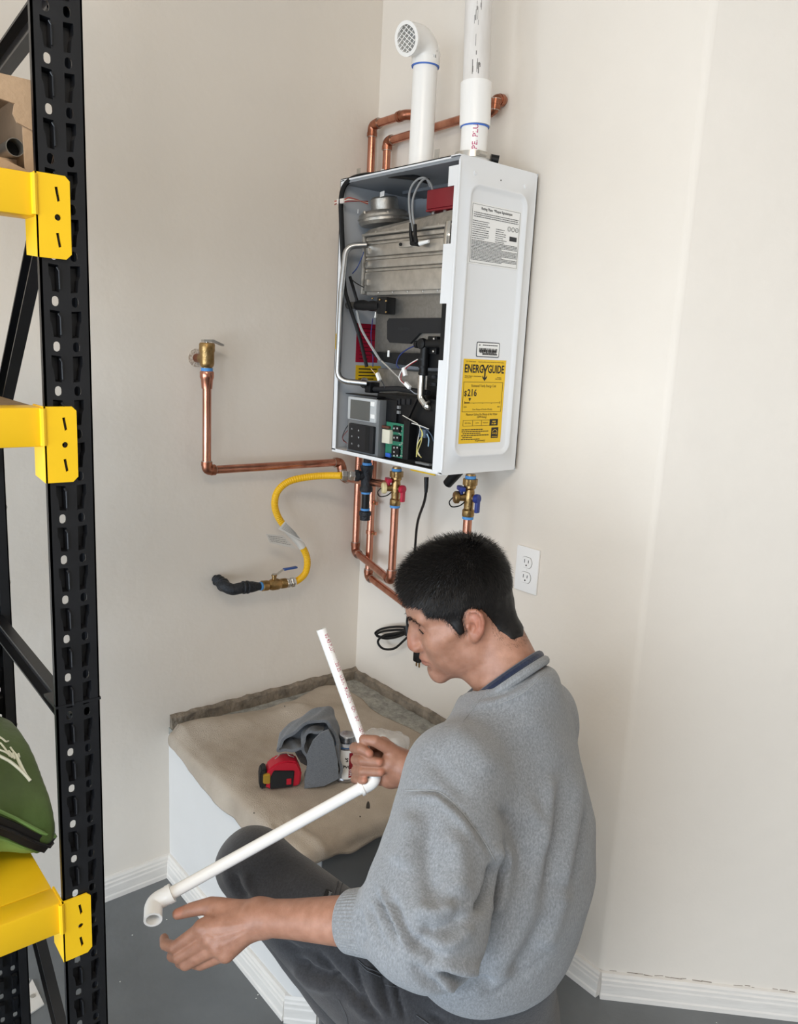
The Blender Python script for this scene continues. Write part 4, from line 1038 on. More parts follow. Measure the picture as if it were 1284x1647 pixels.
# ================================================================= heater power cord with bundled end and plug
def cz(px, py, x): return at(px, py, x=x)
ck = thing('power_cord', 'black power cord of the heater tied in a bundle with its plug hanging', 'cord', cz(670, 1060, -.03))
P = [cz(686, 770, -.17), cz(686, 782, -.17), cz(683, 806, -.15), cz(672, 840, -.10), cz(668, 880, -.06), cz(665, 930, -.04), cz(660, 975, -.03), cz(655, 1002, -.03), cz(664, 1012, -.03)]
MB().tube(spline(P, 10), .0036, 10).build('cable', bplast_m, ck)
MB().tube([P[0]+Z3*.004, P[1], P[1]-Z3*.016], [.0062, .0055, .0042], 12).build('strain_relief', bplast_m, ck)
loops_ = [[(662, 1010), (640, 1008), (616, 1011), (604, 1018), (612, 1024), (634, 1022), (662, 1016)],
          [(662, 1014), (638, 1013), (614, 1016), (606, 1022), (620, 1027), (640, 1024), (664, 1014)],
          [(664, 1012), (640, 1018), (618, 1022), (608, 1032), (616, 1043), (634, 1043), (650, 1030), (664, 1016)],
          [(666, 1012), (675, 1006), (682, 1016), (674, 1022), (664, 1017)]]
for k, lp3 in enumerate(loops_):
    MB().tube(spline([cz(p[0], p[1], -.028-.006*k) for p in lp3], 8), .0036, 8).build('cable_loop', bplast_m, ck)
MB().tube([cz(655, 1006, -.035), cz(658, 1022, -.035)], .012, 10).build('cable_tie', bplast_m, ck)
MB().tube(spline([cz(664, 1016, -.03), cz(670, 1032, -.028), cz(674, 1046, -.026)], 6), .0036, 8).build('cable_tail', bplast_m, ck)
q = cz(673, 1056, -.026); dn = unit(np.array([0, .12, -1]))
MB().obox(q, Y3, X3, Z3, .0125, .011, .016, .005).build('plug', bplast_m, ck)
for dy in (-.006, .006): MB().obox(q+np.array([0, dy, -.023]), Y3, X3, Z3, .0028, .0008, .009).build('blade', brass_m, ck)
# ================================================================= soft forms: distance fields turned into meshes
def s_cap(P, a, b, ra, rb=None):
    rb = ra if rb is None else rb
    a = np.asarray(a, np.float32); b = np.asarray(b, np.float32); d = b-a; L2 = float(d@d)
    t = np.clip(((P-a)@d)/L2, 0, 1); q = P-a-t[:, None]*d
    return np.sqrt((q*q).sum(1))-(ra+(rb-ra)*t)
def s_ell(P, c, r, R=None):
    q = P-np.asarray(c, np.float32)
    if R is not None: q = q@np.asarray(R, np.float32).T          # rows of R = local axes
    r = np.asarray(r, np.float32); k0 = np.sqrt(((q/r)**2).sum(1)); k1 = np.sqrt(((q/(r*r))**2).sum(1))
    return k0*(k0-1)/np.maximum(k1, 1e-6)
def s_chain(P, pts, rs):
    d = None
    for i in range(len(pts)-1):
        e = s_cap(P, pts[i], pts[i+1], rs[i], rs[i+1]); d = e if d is None else np.minimum(d, e)
    return d
def su(a, b, k):
    h = np.maximum(k-np.abs(a-b), 0)/k; return np.minimum(a, b)-h*h*k*.25
def ss(a, b, k):                                                 # a minus b
    h = np.maximum(k-np.abs(a+b), 0)/k; return np.maximum(a, -b)+h*h*k*.25
def si(a, b, k):
    h = np.maximum(k-np.abs(a-b), 0)/k; return np.maximum(a, b)+h*h*k*.25
def surface(fn, lo, hi, h):
    lo = np.array(lo, float); hi = np.array(hi, float); n = np.ceil((hi-lo)/h).astype(int)+1
    B = 6; nb = -(-n//B); n = nb*B                                # narrow band: whole blocks far from the surface are only sampled once
    g = np.stack(np.meshgrid(*[np.arange(k) for k in nb], indexing='ij'), -1).reshape(-1, 3)
    cen = (lo+h*(g*B+(B-1)/2)).astype(np.float32); cv_ = np.concatenate([fn(cen[i:i+200000]) for i in range(0, len(cen), 200000)])
    V6 = np.repeat(cv_[:, None], B**3, 1).astype(np.float32)
    near = np.where(np.abs(cv_) < h*B*.87*1.6)[0]
    loc = np.stack(np.meshgrid(*[np.arange(B)]*3, indexing='ij'), -1).reshape(-1, 3)
    st = max(1, 300000//B**3)
    for i in range(0, len(near), st):
        bl_ = near[i:i+st]; P = (lo+h*(g[bl_][:, None, :]*B+loc[None])).reshape(-1, 3).astype(np.float32)
        V6[bl_] = fn(P).reshape(len(bl_), -1)
    V = V6.reshape(nb[0], nb[1], nb[2], B, B, B).transpose(0, 3, 1, 4, 2, 5).reshape(n).copy()
    S = V < 0
    acc = np.zeros(tuple(n-1)+(3,), np.float32); cnt = np.zeros(tuple(n-1), np.float32)
    off = [(a, b) for a in (0, 1) for b in (0, 1)]
    for axis in range(3):
        o1, o2 = [k for k in range(3) if k != axis]
        for (a, b) in off:
            sl0 = [None]*3; sl1 = [None]*3
            sl0[axis] = slice(0, n[axis]-1); sl1[axis] = slice(1, n[axis])
            for o, v in ((o1, a), (o2, b)): sl0[o] = sl1[o] = slice(v, n[o]-1+v)
            v0, v1 = V[tuple(sl0)], V[tuple(sl1)]; m = (v0 < 0) != (v1 < 0)
            t = np.where(m, v0/np.where(m, v0-v1, 1), 0)
            acc[..., axis] += np.where(m, t, 0); acc[..., o1] += m*a; acc[..., o2] += m*b; cnt += m
    act = cnt > 0; idx = -np.ones(tuple(n-1), np.int64); idx[act] = np.arange(act.sum())
    base = np.argwhere(act); verts = lo+h*(base+acc[act]/cnt[act][:, None])
    quads = []
    for axis in range(3):
        o1, o2 = (axis+1) % 3, (axis+2) % 3
        sl0 = [slice(1, n[k]-1) for k in range(3)]; sl1 = [slice(1, n[k]-1) for k in range(3)]
        sl0[axis] = slice(0, n[axis]-1); sl1[axis] = slice(1, n[axis])
        a, b = S[tuple(sl0)], S[tuple(sl1)]
        for flip, m in ((False, a & ~b), (True, ~a & b)):
            g = np.argwhere(m)
            if not len(g): continue
            for k in range(3):
                if k != axis: g[:, k] += 1
            def cell(d1, d2):
                c = g.copy(); c[:, o1] -= d1; c[:, o2] -= d2; return idx[c[:, 0], c[:, 1], c[:, 2]]
            q = np.stack([cell(1, 1), cell(0, 1), cell(0, 0), cell(1, 0)], 1)
            quads.append(q[:, ::-1] if flip else q)
    Q = np.concatenate(quads); Q = Q[(Q >= 0).all(1)]
    return verts, Q
def np_mesh(name, v, q):
    me = bpy.data.meshes.new(name); me.vertices.add(len(v)); me.vertices.foreach_set('co', np.asarray(v, np.float32).ravel())
    me.loops.add(q.size); me.loops.foreach_set('vertex_index', q.ravel().astype(np.int32))
    me.polygons.add(len(q)); me.polygons.foreach_set('loop_start', (np.arange(len(q))*4).astype(np.int32))
    me.update(calc_edges=True); me.validate(); me.polygons.foreach_set('use_smooth', [True]*len(me.polygons)); return me
def vnormals(v, q):
    n = np.zeros_like(v); a = np.cross(v[q[:, 2]]-v[q[:, 0]], v[q[:, 3]]-v[q[:, 1]])
    for k in range(4): np.add.at(n, q[:, k], a)
    return n/np.maximum(np.linalg.norm(n, axis=1), 1e-12)[:, None]
def relax(v, q, it=1, lam=.5):
    for _ in range(it):
        s = np.zeros_like(v); c = np.zeros(len(v))
        for k in range(4):
            for m in (1, 3): np.add.at(s, q[:, k], v[q[:, (k+m) % 4]]); np.add.at(c, q[:, k], 1)
        v = v+lam*(s/np.maximum(c, 1)[:, None]-v)
    return v
def noise3(P, f, seed, n=6):
    rs = np.random.RandomState(seed); s = 0
    for i in range(n):
        w = rs.normal(size=3); w *= f*(.6+.8*rs.rand())/np.linalg.norm(w); s = s+np.sin(P@w+rs.rand()*6.28)
    return s/n
def pixels(v):
    c = (v-CAM_LOC)@CM.T; return np.stack([CX+FPX*c[:, 0]/c[:, 2], CY+FPX*c[:, 1]/c[:, 2]], 1)
def pl_dist(p, pts):
    d = np.full(len(p), 1e9); tt = np.zeros(len(p)); k = len(pts)-1
    for i in range(k):
        a = np.array(pts[i], float); b = np.array(pts[i+1], float); e = b-a
        t = np.clip(((p-a)@e)/(e@e), 0, 1); q = np.linalg.norm(p-a-t[:, None]*e, axis=1); m = q < d; d[m] = q[m]; tt[m] = (i+t[m])/k
    return d, tt
def creases(v, q, folds, gain=1.):
    """cloth folds: (polyline in view directions, amplitude m, half width px, taper)"""
    n = vnormals(v, q); p = pixels(v); vd = CAM_LOC-v; vd /= np.linalg.norm(vd, axis=1)[:, None]
    f = np.clip(((n*vd).sum(1)-.05)/.3, 0, 1); s = np.zeros(len(v))
    for pts, amp, w in folds:
        d, t = pl_dist(p, pts); tp = np.clip(np.minimum(t, 1-t)*5, 0.15, 1)
        s += gain*amp*np.exp(-(d/w)**2)*tp
    return v+n*(s*f)[:, None]
# ================================================================= the man
rh = unit([CM[0][0], CM[0][1], 0]); aw = np.array([-rh[1], rh[0], 0])
c30, s30 = math.cos(math.radians(30)), math.sin(math.radians(30))
Tf = -c30*rh+s30*aw; Tr = np.array([Tf[1], -Tf[0], 0])         # facing and right of the trunk
SL = at(733, 1252, d=1.24); SR = SL+Tr*.345-Z3*.035
EL = at(688, 1486, d=1.115); WL = at(424, 1476, d=1.25)
NB = at(818, 1098, d=1.37); CH = at(800, 1230, d=1.37); MI = at(803, 1400, d=1.37); HE = at(783, 1560, d=1.38)
PV = at(770, 1640, d=1.42); HL_ = PV-Tr*.09; HR_ = PV+Tr*.09
KL = at(408, 1392, d=1.50); AL = np.array([-.615, -1.12, .13])
KR = np.array([-.585, -.80, .072]); AR = np.array([-.47, -1.15, .17])
WR = at(664, 1240, d=1.375); ER = np.array([-.45, -.95, .71])

person = None
# ---- head, in its own axes: x forward, y to the left ear, z up; origin between the ear canals
yaw = math.radians(-5); pitch = math.radians(21)
hh = math.cos(yaw)*(-rh)+math.sin(yaw)*aw; hl = np.cross(Z3, hh)
roll = math.radians(-2)
hf = hh*math.cos(pitch)-Z3*math.sin(pitch); hu = hh*math.sin(pitch)+Z3*math.cos(pitch)
hl, hu = hl*math.cos(roll)+hu*math.sin(roll), hu*math.cos(roll)-hl*math.sin(roll)
HM = np.array([hf, hl, hu]); HO = at(759, 1010, d=1.315)-hl*.074
HS = .905
def to_head(P): return (P-HO.astype(np.float32))@(HM.T/HS).astype(np.float32)
def from_head(q): return HO+HS*np.asarray(q)@HM
def ear_field(Q, s):
    E = Q*np.array([1, s, 1], np.float32)
    fl = math.radians(24); c, s_ = math.cos(fl), math.sin(fl)
    o = np.array([.002, .071, .002], np.float32); e = E-o
    # local ear axes: a backwards (flaring out), b outward, z up tilted back
    A = np.array([-c, s_, 0]); B = np.array([s_, c, 0]); tl = math.radians(12)
    U = np.array([0, 0, 1.])*math.cos(tl)+A*math.sin(tl); A2 = A*math.cos(tl)-np.array([0, 0, 1.])*math.sin(tl)
    e = e@np.array([A2, B, U], np.float32).T.astype(np.float32)   # (back, out, up)
    d = s_ell(e, (.012, .004, .004), (.0175, .0055, .031))
    hx_ = [(.001, .004, .006), (-.001, .006, .020), (.006, .007, .031), (.017, .0085, .033), (.026, .009, .025), (.0285, .009, .012), (.0255, .008, -.004), (.018, .006, -.017), (.011, .005, -.024)]
    d = su(d, s_chain(e, hx_, [.003, .0034, .0038, .004, .004, .0038, .0036, .0036, .004]), .004)
    d = su(d, s_ell(e, (.008, .004, -.024), (.0085, .0048, .0095)), .006)
    d = ss(d, s_chain(e, [(.006, .0115, .024), (.017, .0135, .026), (.0225, .0135, .014), (.020, .012, .0)], [.0032, .0038, .0036, .003]), .004)
    d = ss(d, s_ell(e, (.008, .011, -.002), (.0085, .0085, .0115)), .004)
    d = su(d, s_chain(e, [(.010, .006, .018), (.0155, .007, .010), (.016, .007, -.004), (.011, .006, -.013)], [.0024, .0026, .0026, .0026]), .003)
    d = su(d, s_ell(e, (-.0015, .006, -.002), (.004, .004, .006)), .003)
    return d
def head_field(P, hair=False): return HS*head_field0(P, hair)
def head_field0(P, hair=False):
    Q = to_head(P).astype(np.float32); A = Q.copy(); A[:, 1] = np.abs(A[:, 1])
    d = s_ell(Q, (-.001, 0, .048), (.094, .0755, .086))
    d = su(d, s_ell(Q, (-.020, 0, .030), (.072, .070, .068)), .03)
    d = su(d, s_ell(Q, (.040, 0, .055), (.056, .060, .056)), .03)                 # forehead
    d = su(d, s_ell(Q, (.040, 0, -.020), (.050, .054, .072)), .03)                # mid face
    d = su(d, s_ell(A, (.066, .034, -.018), (.024, .024, .024)), .025)            # cheek bones
    d = su(d, s_cap(A, (.030, .064, -.004), (.066, .050, -.012), .010), .024)     # zygomatic arch
    d = su(d, s_cap(A, (.006, .056, -.030), (.012, .053, -.062), .014), .024)     # jaw ramus
    d = su(d, s_cap(A, (.012, .052, -.064), (.078, .014, -.100), .016), .022)     # jaw line
    d = su(d, s_ell(Q, (.084, 0, -.098), (.016, .020, .017)), .018)               # chin
    d = su(d, s_ell(Q, (.076, 0, -.066), (.024, .030, .030)), .02)                # mouth mound
    d = su(d, s_cap(A, (.091, .010, .030), (.080, .044, .030), .0085), .018)      # brow
    d = su(d, s_ell(A, (.045, .040, -.045), (.034, .022, .040)), .03)             # cheek
    d = su(d, s_cap(Q, (.092, 0, -.040), (.094, 0, -.060), .011), .012)           # upper lip
    d = ss(d, s_ell(A, (.104, .034, .011), (.018, .016, .011)), .016)             # eye socket
    d = su(d, s_ell(A, (.0765, .0315, .010), (.0125, .0125, .0125)), .004)        # eye ball with lids
    d = su(d, s_cap(A, (.0885, .020, .0125), (.083, .043, .009), .0034), .003)    # upper lid fold
    d = su(d, s_cap(A, (.087, .021, .000), (.082, .042, .001), .0026), .005)
    d = su(d, s_chain(Q, [(.088, 0, .030), (.094, 0, .008), (.104, 0, -.014), (.108, 0, -.029)], [.012, .0125, .014, .0145]), .012)   # nose
    d = su(d, s_ell(A, (.104, .0135, -.034), (.012, .0085, .0085)), .007)         # wings
    d = su(d, s_ell(Q, (.104, 0, -.038), (.012, .006, .006)), .007)
    d = ss(d, s_ell(A, (.109, .0068, -.0435), (.0055, .0035, .004)), .003)        # nostrils
    d = ss(d, s_cap(Q, (.108, 0, -.046), (.106, 0, -.054), .0022), .004)          # philtrum
    d = su(d, s_chain(A, [(.1035, 0, -.0605), (.1005, .011, -.0605), (.092, .024, -.0645)], [.0052, .0050, .0025]), .005)               # lips
    d = su(d, s_chain(A, [(.1015, 0, -.0705), (.0985, .011, -.0700), (.091, .022, -.0665)], [.0058, .0052, .0025]), .005)
    d = ss(d, s_chain(A, [(.1085, 0, -.0655), (.1045, .012, -.0652), (.094, .026, -.0665)], [.0013, .0013, .0011]), .003)                # mouth line
    d = ss(d, s_cap(A, (.1005, .0, -.0825), (.094, .014, -.081), .003), .009)     # chin crease
    d = ss(d, s_cap(A, (.104, .021, -.038), (.096, .032, -.060), .0016), .006)    # nasolabial
    # neck
    n0 = to_head(np.array([NB], np.float32))[0]
    d = su(d, s_cap(Q, (-.034, 0, -.020), n0*.95+np.array([-.010, 0, 0]), .054, .060), .024)
    d = su(d, s_cap(A, (-.006, .052, -.030), (n0[0]*.7+.030, .022, n0[2]*.86), .013, .012), .018)     # neck muscle
    d = su(d, s_cap(A, (-.056, .022, .0), n0+np.array([-.030, .012, -.02]), .022, .034), .022)
    d = su(d, s_cap(Q, (.040, 0, -.085), n0*.9+np.array([.030, 0, 0]), .018, .030), .03)             # throat
    if hair: return d
    e = np.minimum(ear_field(Q, 1), ear_field(Q, -1))
    return su(d, e, .004)
hc = from_head((0.005, 0, -.02)); 
Vh, Qh = surface(head_field, hc-np.array([.16, .17, .215]), hc+np.array([.20, .17, .185]), .00215)
Vh = relax(Vh, Qh, 1, .35)
qh = to_head(Vh.astype(np.float32))
# skin tint: lips, stubble, warm ears and nose, brows are hair below
def blob(q, c, r): return np.exp(-(((q-np.array(c))/np.array(r))**2).sum(1))
qa = qh.copy(); qa[:, 1] = np.abs(qa[:, 1])
tint = np.ones((len(Vh), 3))
def mix(w, col): 
    global tint
    tint = tint*(1-w[:, None])+tint*np.array(col)*w[:, None]
mix(np.clip(blob(qa, (.102, 0, -.0655), (.014, .022, .0085))*1.4, 0, 1), (.80, .58, .60))
mix(np.clip(blob(qa, (.075, .022, -.090), (.045, .040, .024))*.75, 0, .6), (.78, .77, .80))
mix(np.clip(blob(qa, (.03, .055, -.055), (.04, .02, .03))*.6, 0, .5), (.84, .82, .83))
mix(np.clip(blob(qa, (-.012, .09, .002), (.025, .02, .035)), 0, .8), (1.06, .80, .78))
mix(np.clip(blob(qa, (.115, 0, -.028), (.02, .02, .018)), 0, .8), (1.06, .82, .80))
mix(np.clip(blob(qa, (.090, .032, .008), (.014, .020, .010)), 0, .55), (.78, .68, .66))
mix(np.clip(blob(qa, (-.085, .0, -.075), (.03, .05, .022)), 0, .75), (.62, .60, .62))
# ---- hands
def finger(P, pts, rs): return s_chain(P, pts, rs)
def pd(px, py, d): return at(px, py, d=d)
# right fist round the upright pipe
PA, PB_ = pd(517, 1012, 1.385), pd(605, 1254, 1.375)
rows = [(1203, 1211, 571, 598, 0), (1222, 1225, 573, 614, 1), (1239, 1241, 574, 616, 2), (1253, 1254, 572, 590, 3)]
RF = []
for (yp, yt, xp_, xt, k) in rows:
    RF.append(([pd(616-k, yp-6+k*1.5, 1.418), pd(xp_, yp, 1.394), pd(xp_+10, yp+1, 1.362), pd(xt-4, yt+1, 1.358)], [.0108, .0098, .0090, .0076] if k < 3 else [.0098, .0086, .0078, .0068]))
RT = ([pd(648, 1222, 1.385), pd(626, 1203, 1.372), pd(604, 1192, 1.364), pd(585, 1189, 1.368)], [.0135, .0115, .0100, .0080])
def rhand_field(P):
    d = None
    for pts, rs in RF:
        e = finger(P, pts, rs); d = e if d is None else su(d, e, .0035)
    t_ = finger(P, *RT); d = su(d, t_, .004)
    p = None
    for pts, rs in RF:
        e = s_cap(P, WR, pts[0], .019, .0125); p = e if p is None else su(p, e, .012)
    p = su(p, s_ell(P, pd(634, 1226, 1.378), (.026, .020, .024)), .016)
    p = su(p, s_ell(P, pd(630, 1250, 1.392), (.024, .018, .018)), .016)
    p = su(p, s_cap(P, WR, WR+(ER-WR)*.5, .026, .034), .02)
    return su(d, p, .007)
lo = np.min([q for pts, _ in RF for q in pts]+[WR, RT[0][0]], 0)-.05; hi = np.max([q for pts, _ in RF for q in pts]+[WR], 0)+.05
hi = np.maximum(hi, WR+(ER-WR)*.5+.03); lo = np.minimum(lo, WR+(ER-WR)*.4-.03)
Vr, Qr = surface(rhand_field, lo, hi, .0019)
# left open hand
LM = [(326, 1492, 1.246), (339, 1508, 1.240), (351, 1522, 1.238), (364, 1534, 1.240)]
LP = [(281, 1524, 1.262), (288, 1540, 1.258), (299, 1551, 1.258), (323, 1552, 1.262)]
LD = [(266, 1519, 1.285), (277, 1538, 1.284), (290, 1548, 1.285), (311, 1550, 1.287)]
LT = [(264, 1509, 1.303), (278, 1529, 1.304), (292, 1541, 1.304), (310, 1544, 1.304)]
LF = []
for k in range(4):
    LF.append(([pd(*LM[k]), pd(*LP[k]), pd(*LD[k]), pd(*LT[k])], [.0112, .0096, .0086, .0072] if k < 3 else [.0098, .0084, .0076, .0064]))
LTh = ([pd(388, 1464, 1.262), pd(340, 1456, 1.272), pd(308, 1463, 1.276), pd(286, 1470, 1.278)], [.0155, .0128, .0108, .0086])
WL2 = pd(416, 1476, 1.25)
def lhand_field(P):
    d = None
    for pts, rs in LF:
        e = finger(P, pts, rs); d = e if d is None else su(d, e, .0032)
    p = None
    for pts, rs in LF:
        e = s_cap(P, WL2, pts[0], .0205, .0132); p = e if p is None else su(p, e, .010)
    p = su(p, s_ell(P, pd(368, 1490, 1.268), (.030, .024, .026)), .02)
    d = su(d, p, .006)
    d = su(d, finger(P, *LTh), .009)
    d = su(d, s_cap(P, pd(352, 1466, 1.268), pd(345, 1482, 1.258), .009), .016)      # web of the thumb
    fa = WL2+(EL-WL2)*.22; fb = WL2+(EL-WL2)*.55; fc = WL2+(EL-WL2)*.85
    d = su(d, s_chain(P, [WL2, fa, fb, fc], [.0265, .0280, .0350, .038]), .018)
    d = su(d, s_ell(P, pd(428, 1490, 1.243), (.013, .013, .013)), .012)
    return d
al = [q for pts, _ in LF for q in pts]+[WL2, WL2+(EL-WL2)*.75]+list(LTh[0])
Vl, Ql = surface(lhand_field, np.min(al, 0)-.04, np.max(al, 0)+.04, .0021)
# tendons and knuckles on the back of the left hand
Vl = creases(Vl, Ql, [([(405, 1484), (372, 1490), (330, 1492)], .0012, 3.5), ([(405, 1490), (375, 1500), (342, 1508)], .0014, 3.0), ([(404, 1496), (378, 1510), (353, 1522)], .0013, 3.0),
    ([(392, 1492), (362, 1502), (338, 1500)], -.0010, 3.0), ([(392, 1500), (368, 1514), (350, 1515)], -.0010, 3.0), ([(329, 1490), (325, 1497)], .0018, 6), ([(340, 1506), (338, 1511)], .0018, 6), ([(352, 1520), (350, 1526)], .0016, 5),
    ([(333, 1469), (350, 1474)], -.002, 4)], .55)
# ---- the rest of the body under the clothes
def trunk_field(P):
    d = s_chain(P, [NB-Z3*.02, CH, MI, HE, PV], [.055, .11, .105, .095, .095])
    for a, b, c_, r in ((SL, EL, WL2+(EL-WL2)*.8, .045), (SR, ER, WR+(ER-WR)*.5, .042)):
        d = su(d, s_chain(P, [NB-Z3*.06, a, b, c_], [.05, .05, .045, .040]), .03)
    for a, b, c_ in ((HL_, KL, AL), (HR_, KR, AR)): d = su(d, s_chain(P, [a, b, c_], [.075, .05, .036]), .03)
    return d
ab = [NB, SL, SR, EL, ER, PV, KL, KR, AL, AR, WR, WL2]
Vt, Qt = surface(trunk_field, np.min(ab, 0)-.15, np.max(ab, 0)+.12, .012)
Vall = np.concatenate([Vh, Vr, Vl, Vt]); o1, o2, o3 = len(Vh), len(Vh)+len(Vr), len(Vh)+len(Vr)+len(Vl)
Qall = np.concatenate([Qh, Qr+o1, Ql+o2, Qt+o3])
tall = np.ones((len(Vall), 3)); tall[:o1] = tint
# nails
def nailtint(V, base, n, c, r, col=(1.38, 1.2, 1.2)):
    w = np.clip(np.exp(-(np.linalg.norm(V-c, axis=1)/r)**4)*1.2, 0, .8)[:, None]; tall[base:base+n] = tall[base:base+n]*(1-w)+tall[base:base+n]*np.array(col)*w
for (px, py) in ((594, 1211), (611, 1225), (614, 1241), (587, 1253)): nailtint(Vr, o1, len(Vr), pd(px, py, 1.350), .0064)
nailtint(Vl, o2, len(Vl), pd(287, 1466, 1.271), .0075)
tall[o1:o2] *= np.array([.86, .82, .80]); tall[o2:o3] *= np.array([.95, .93, .92])
me = np_mesh('person', Vall, Qall)
ca = me.color_attributes.new('tint', 'FLOAT_COLOR', 'POINT'); ca.data.foreach_set('color', np.concatenate([tall, np.ones((len(tall), 1))], 1).astype(np.float32).ravel())
skin = bpy.data.materials.new('skin'); skin.use_nodes = True; nt = skin.node_tree; b = nt.nodes['Principled BSDF']
at_ = nt.nodes.new('ShaderNodeAttribute'); at_.attribute_name = 'tint'
tc = nt.nodes.new('ShaderNodeTexCoord')
nz = nt.nodes.new('ShaderNodeTexNoise'); nz.inputs['Scale'].default_value = 55; nz.inputs['Detail'].default_value = 5; nt.links.new(tc.outputs['Object'], nz.inputs['Vector'])
rp = nt.nodes.new('ShaderNodeValToRGB'); rp.color_ramp.elements[0].color = lin('986c56'); rp.color_ramp.elements[1].color = lin('ad806a'); rp.color_ramp.elements[0].position = .3; rp.color_ramp.elements[1].position = .7
nt.links.new(nz.outputs['Fac'], rp.inputs[0])
mx = nt.nodes.new('ShaderNodeMix'); mx.data_type = 'RGBA'; mx.blend_type = 'MULTIPLY'; mx.inputs[0].default_value = 1
nt.links.new(rp.outputs[0], mx.inputs[6]); nt.links.new(at_.outputs['Color'], mx.inputs[7]); nt.links.new(mx.outputs[2], b.inputs['Base Color'])
b.inputs['Roughness'].default_value = .48; b.inputs['Subsurface Weight'].default_value = .18; b.inputs['Subsurface Radius'].default_value = (.010, .004, .002); b.inputs['Subsurface Scale'].default_value = .5
nb_ = nt.nodes.new('ShaderNodeTexNoise'); nb_.inputs['Scale'].default_value = 420; nb_.inputs['Detail'].default_value = 3; nt.links.new(tc.outputs['Object'], nb_.inputs['Vector'])
bp2 = nt.nodes.new('ShaderNodeBump'); bp2.inputs['Strength'].default_value = .18; bp2.inputs['Distance'].default_value = .002; nt.links.new(nb_.outputs['Fac'], bp2.inputs['Height']); nt.links.new(bp2.outputs[0], b.inputs['Normal'])
me.materials.append(skin)
person = link('person', me)
tag(person, 'man in grey sweatshirt squatting on the floor, looking down at a white pipe', 'person')

# ---- hair: short dark crop with hairline seen from the side (x, z in head axes)
HL2 = [(.104, .085), (.101, .064), (.088, .0635), (.074, .060), (.069, .040), (.058, .036), (.043, .031), (.032, .008), (.026, -.008), (.013, -.010), (.011, .016), (.002, .034), (-.012, .039), (-.026, .028), (-.036, .004), (-.046, -.030), (-.062, -.052), (-.086, -.060), (-.120, -.056), (-.16, .05), (-.12, .17), (0, .2), (.1, .17)]
def poly_sd(x, z, poly):
    n = len(poly); d = np.full(len(x), 1e9); s = np.ones(len(x))
    for i in range(n):
        x0, z0 = poly[i]; x1, z1 = poly[i-1]; ex, ez = x1-x0, z1-z0; wx, wz = x-x0, z-z0
        t = np.clip((wx*ex+wz*ez)/(ex*ex+ez*ez), 0, 1); d = np.minimum(d, (wx-ex*t)**2+(wz-ez*t)**2)
        c1, c2, c3 = z >= z0, z < z1, ex*wz > ez*wx
        s = np.where((c1 & c2 & c3) | (~c1 & ~c2 & ~c3), -s, s)
    return s*np.sqrt(d)
def hair_field(P):
    Q = to_head(P)
    top_ = np.clip((Q[:, 2]-.02)/.09, 0, 1); thick = .0030+.0095*top_-.0016*np.clip((-Q[:, 2]-.005)/.03, 0, 1)
    d = head_field(P, True)-thick-.0012*noise3(P, 220, 3)
    d = si(d, poly_sd(Q[:, 0], Q[:, 2], HL2), .006)
    return d
Va, Qa = surface(hair_field, hc-np.array([.15, .15, .10]), hc+np.array([.15, .15, .19]), .0024)
hair_m = mat('black_hair', '0d0c0c', .55, spec=.35, col2='191513', vscale=160)
ho = link('hair', np_mesh('hair', Va, Qa), person); ho.data.materials.append(hair_m); ho['label'] = 'short black cropped hair'
# strands
nA = vnormals(Va, Qa); qv = to_head(Va.astype(np.float32)); rs_ = np.random.RandomState(5)
inner = head_field(Va.astype(np.float32), True)
ok = (inner > .0012) & (np.abs(qv[:, 1]) < .2)
idx = np.where(ok)[0]; idx = idx[rs_.permutation(len(idx))[:20000]]
crown = np.array([-.055, 0, .12]); sv_ = []; sf_ = []
for i in idx:
    p = Va[i]; n_ = nA[i]; q = qv[i]; fl_ = q-crown; fl_ = fl_+np.array([.02, 0, -.05]); dw = fl_@HM; dw = dw-n_*np.dot(dw, n_); L = np.linalg.norm(dw)
    if L < 1e-6: continue
    dw /= L; tz = min(1, max(0, (q[2]-.02)/.08)); ln = (.006+.009*tz)*rs_.uniform(.6, 1.3)
    g = unit(dw*(1-.35*tz)+n_*(.22+.45*tz)+rs_.normal(size=3)*.16); w = unit(np.cross(g, n_))*.00055; b0 = p-n_*.001
    k = len(sv_); sv_ += [b0-w, b0+w, b0+g*ln*.6+w*.7, b0+g*ln*.6-w*.7, b0+g*ln-n_*.001]; sf_ += [(k, k+1, k+2, k+3), (k+3, k+2, k+4)]
# nape and sideburn fade, eyebrows, lashes on the skin
nH = vnormals(Vh, Qh)
def tuft(cond, num, ln, dirh, wd=.0004):
    ids = np.where(cond)[0]
    for i in ids[rs_.permutation(len(ids))[:num]]:
        p, n_ = Vh[i]+rs_.normal(size=3)*.0006, nH[i]; g = unit(np.asarray(dirh)@HM+n_*.25+rs_.normal(size=3)*.22); w = unit(np.cross(g, n_))*wd; l = ln*rs_.uniform(.6, 1.3); k = len(sv_)
        sv_.extend([p-w, p+w, p+g*l]); sf_.append((k, k+1, k+2))
bd_, _ = pl_dist(qa[:, :1]*0+qa[:, 1:3], [(.010, .0275), (.024, .0335), (.040, .0320), (.047, .0265)])
tuft((bd_ < .0035) & (qa[:, 0] > .06), 1500, .008, (-.2, .8, .05), .0006); tuft((bd_ < .0030) & (qa[:, 0] > .06), 1200, .008, (-.2, -.8, .05), .0006)
bd2, _ = pl_dist(qa[:, 1:3], [(.020, .0065), (.032, .0055), (.044, .0050)])
tuft((bd2 < .0012) & (qa[:, 0] > .07), 260, .006, (.6, .1, -.7), .0003)
hs_ = poly_sd(qh[:, 0], qh[:, 2], HL2)
tuft((hs_ > -.002) & (hs_ < .012) & (qh[:, 0] < -.035) & (qh[:, 2] < .0), 700, .005, (-.1, 0, -1), .00016)
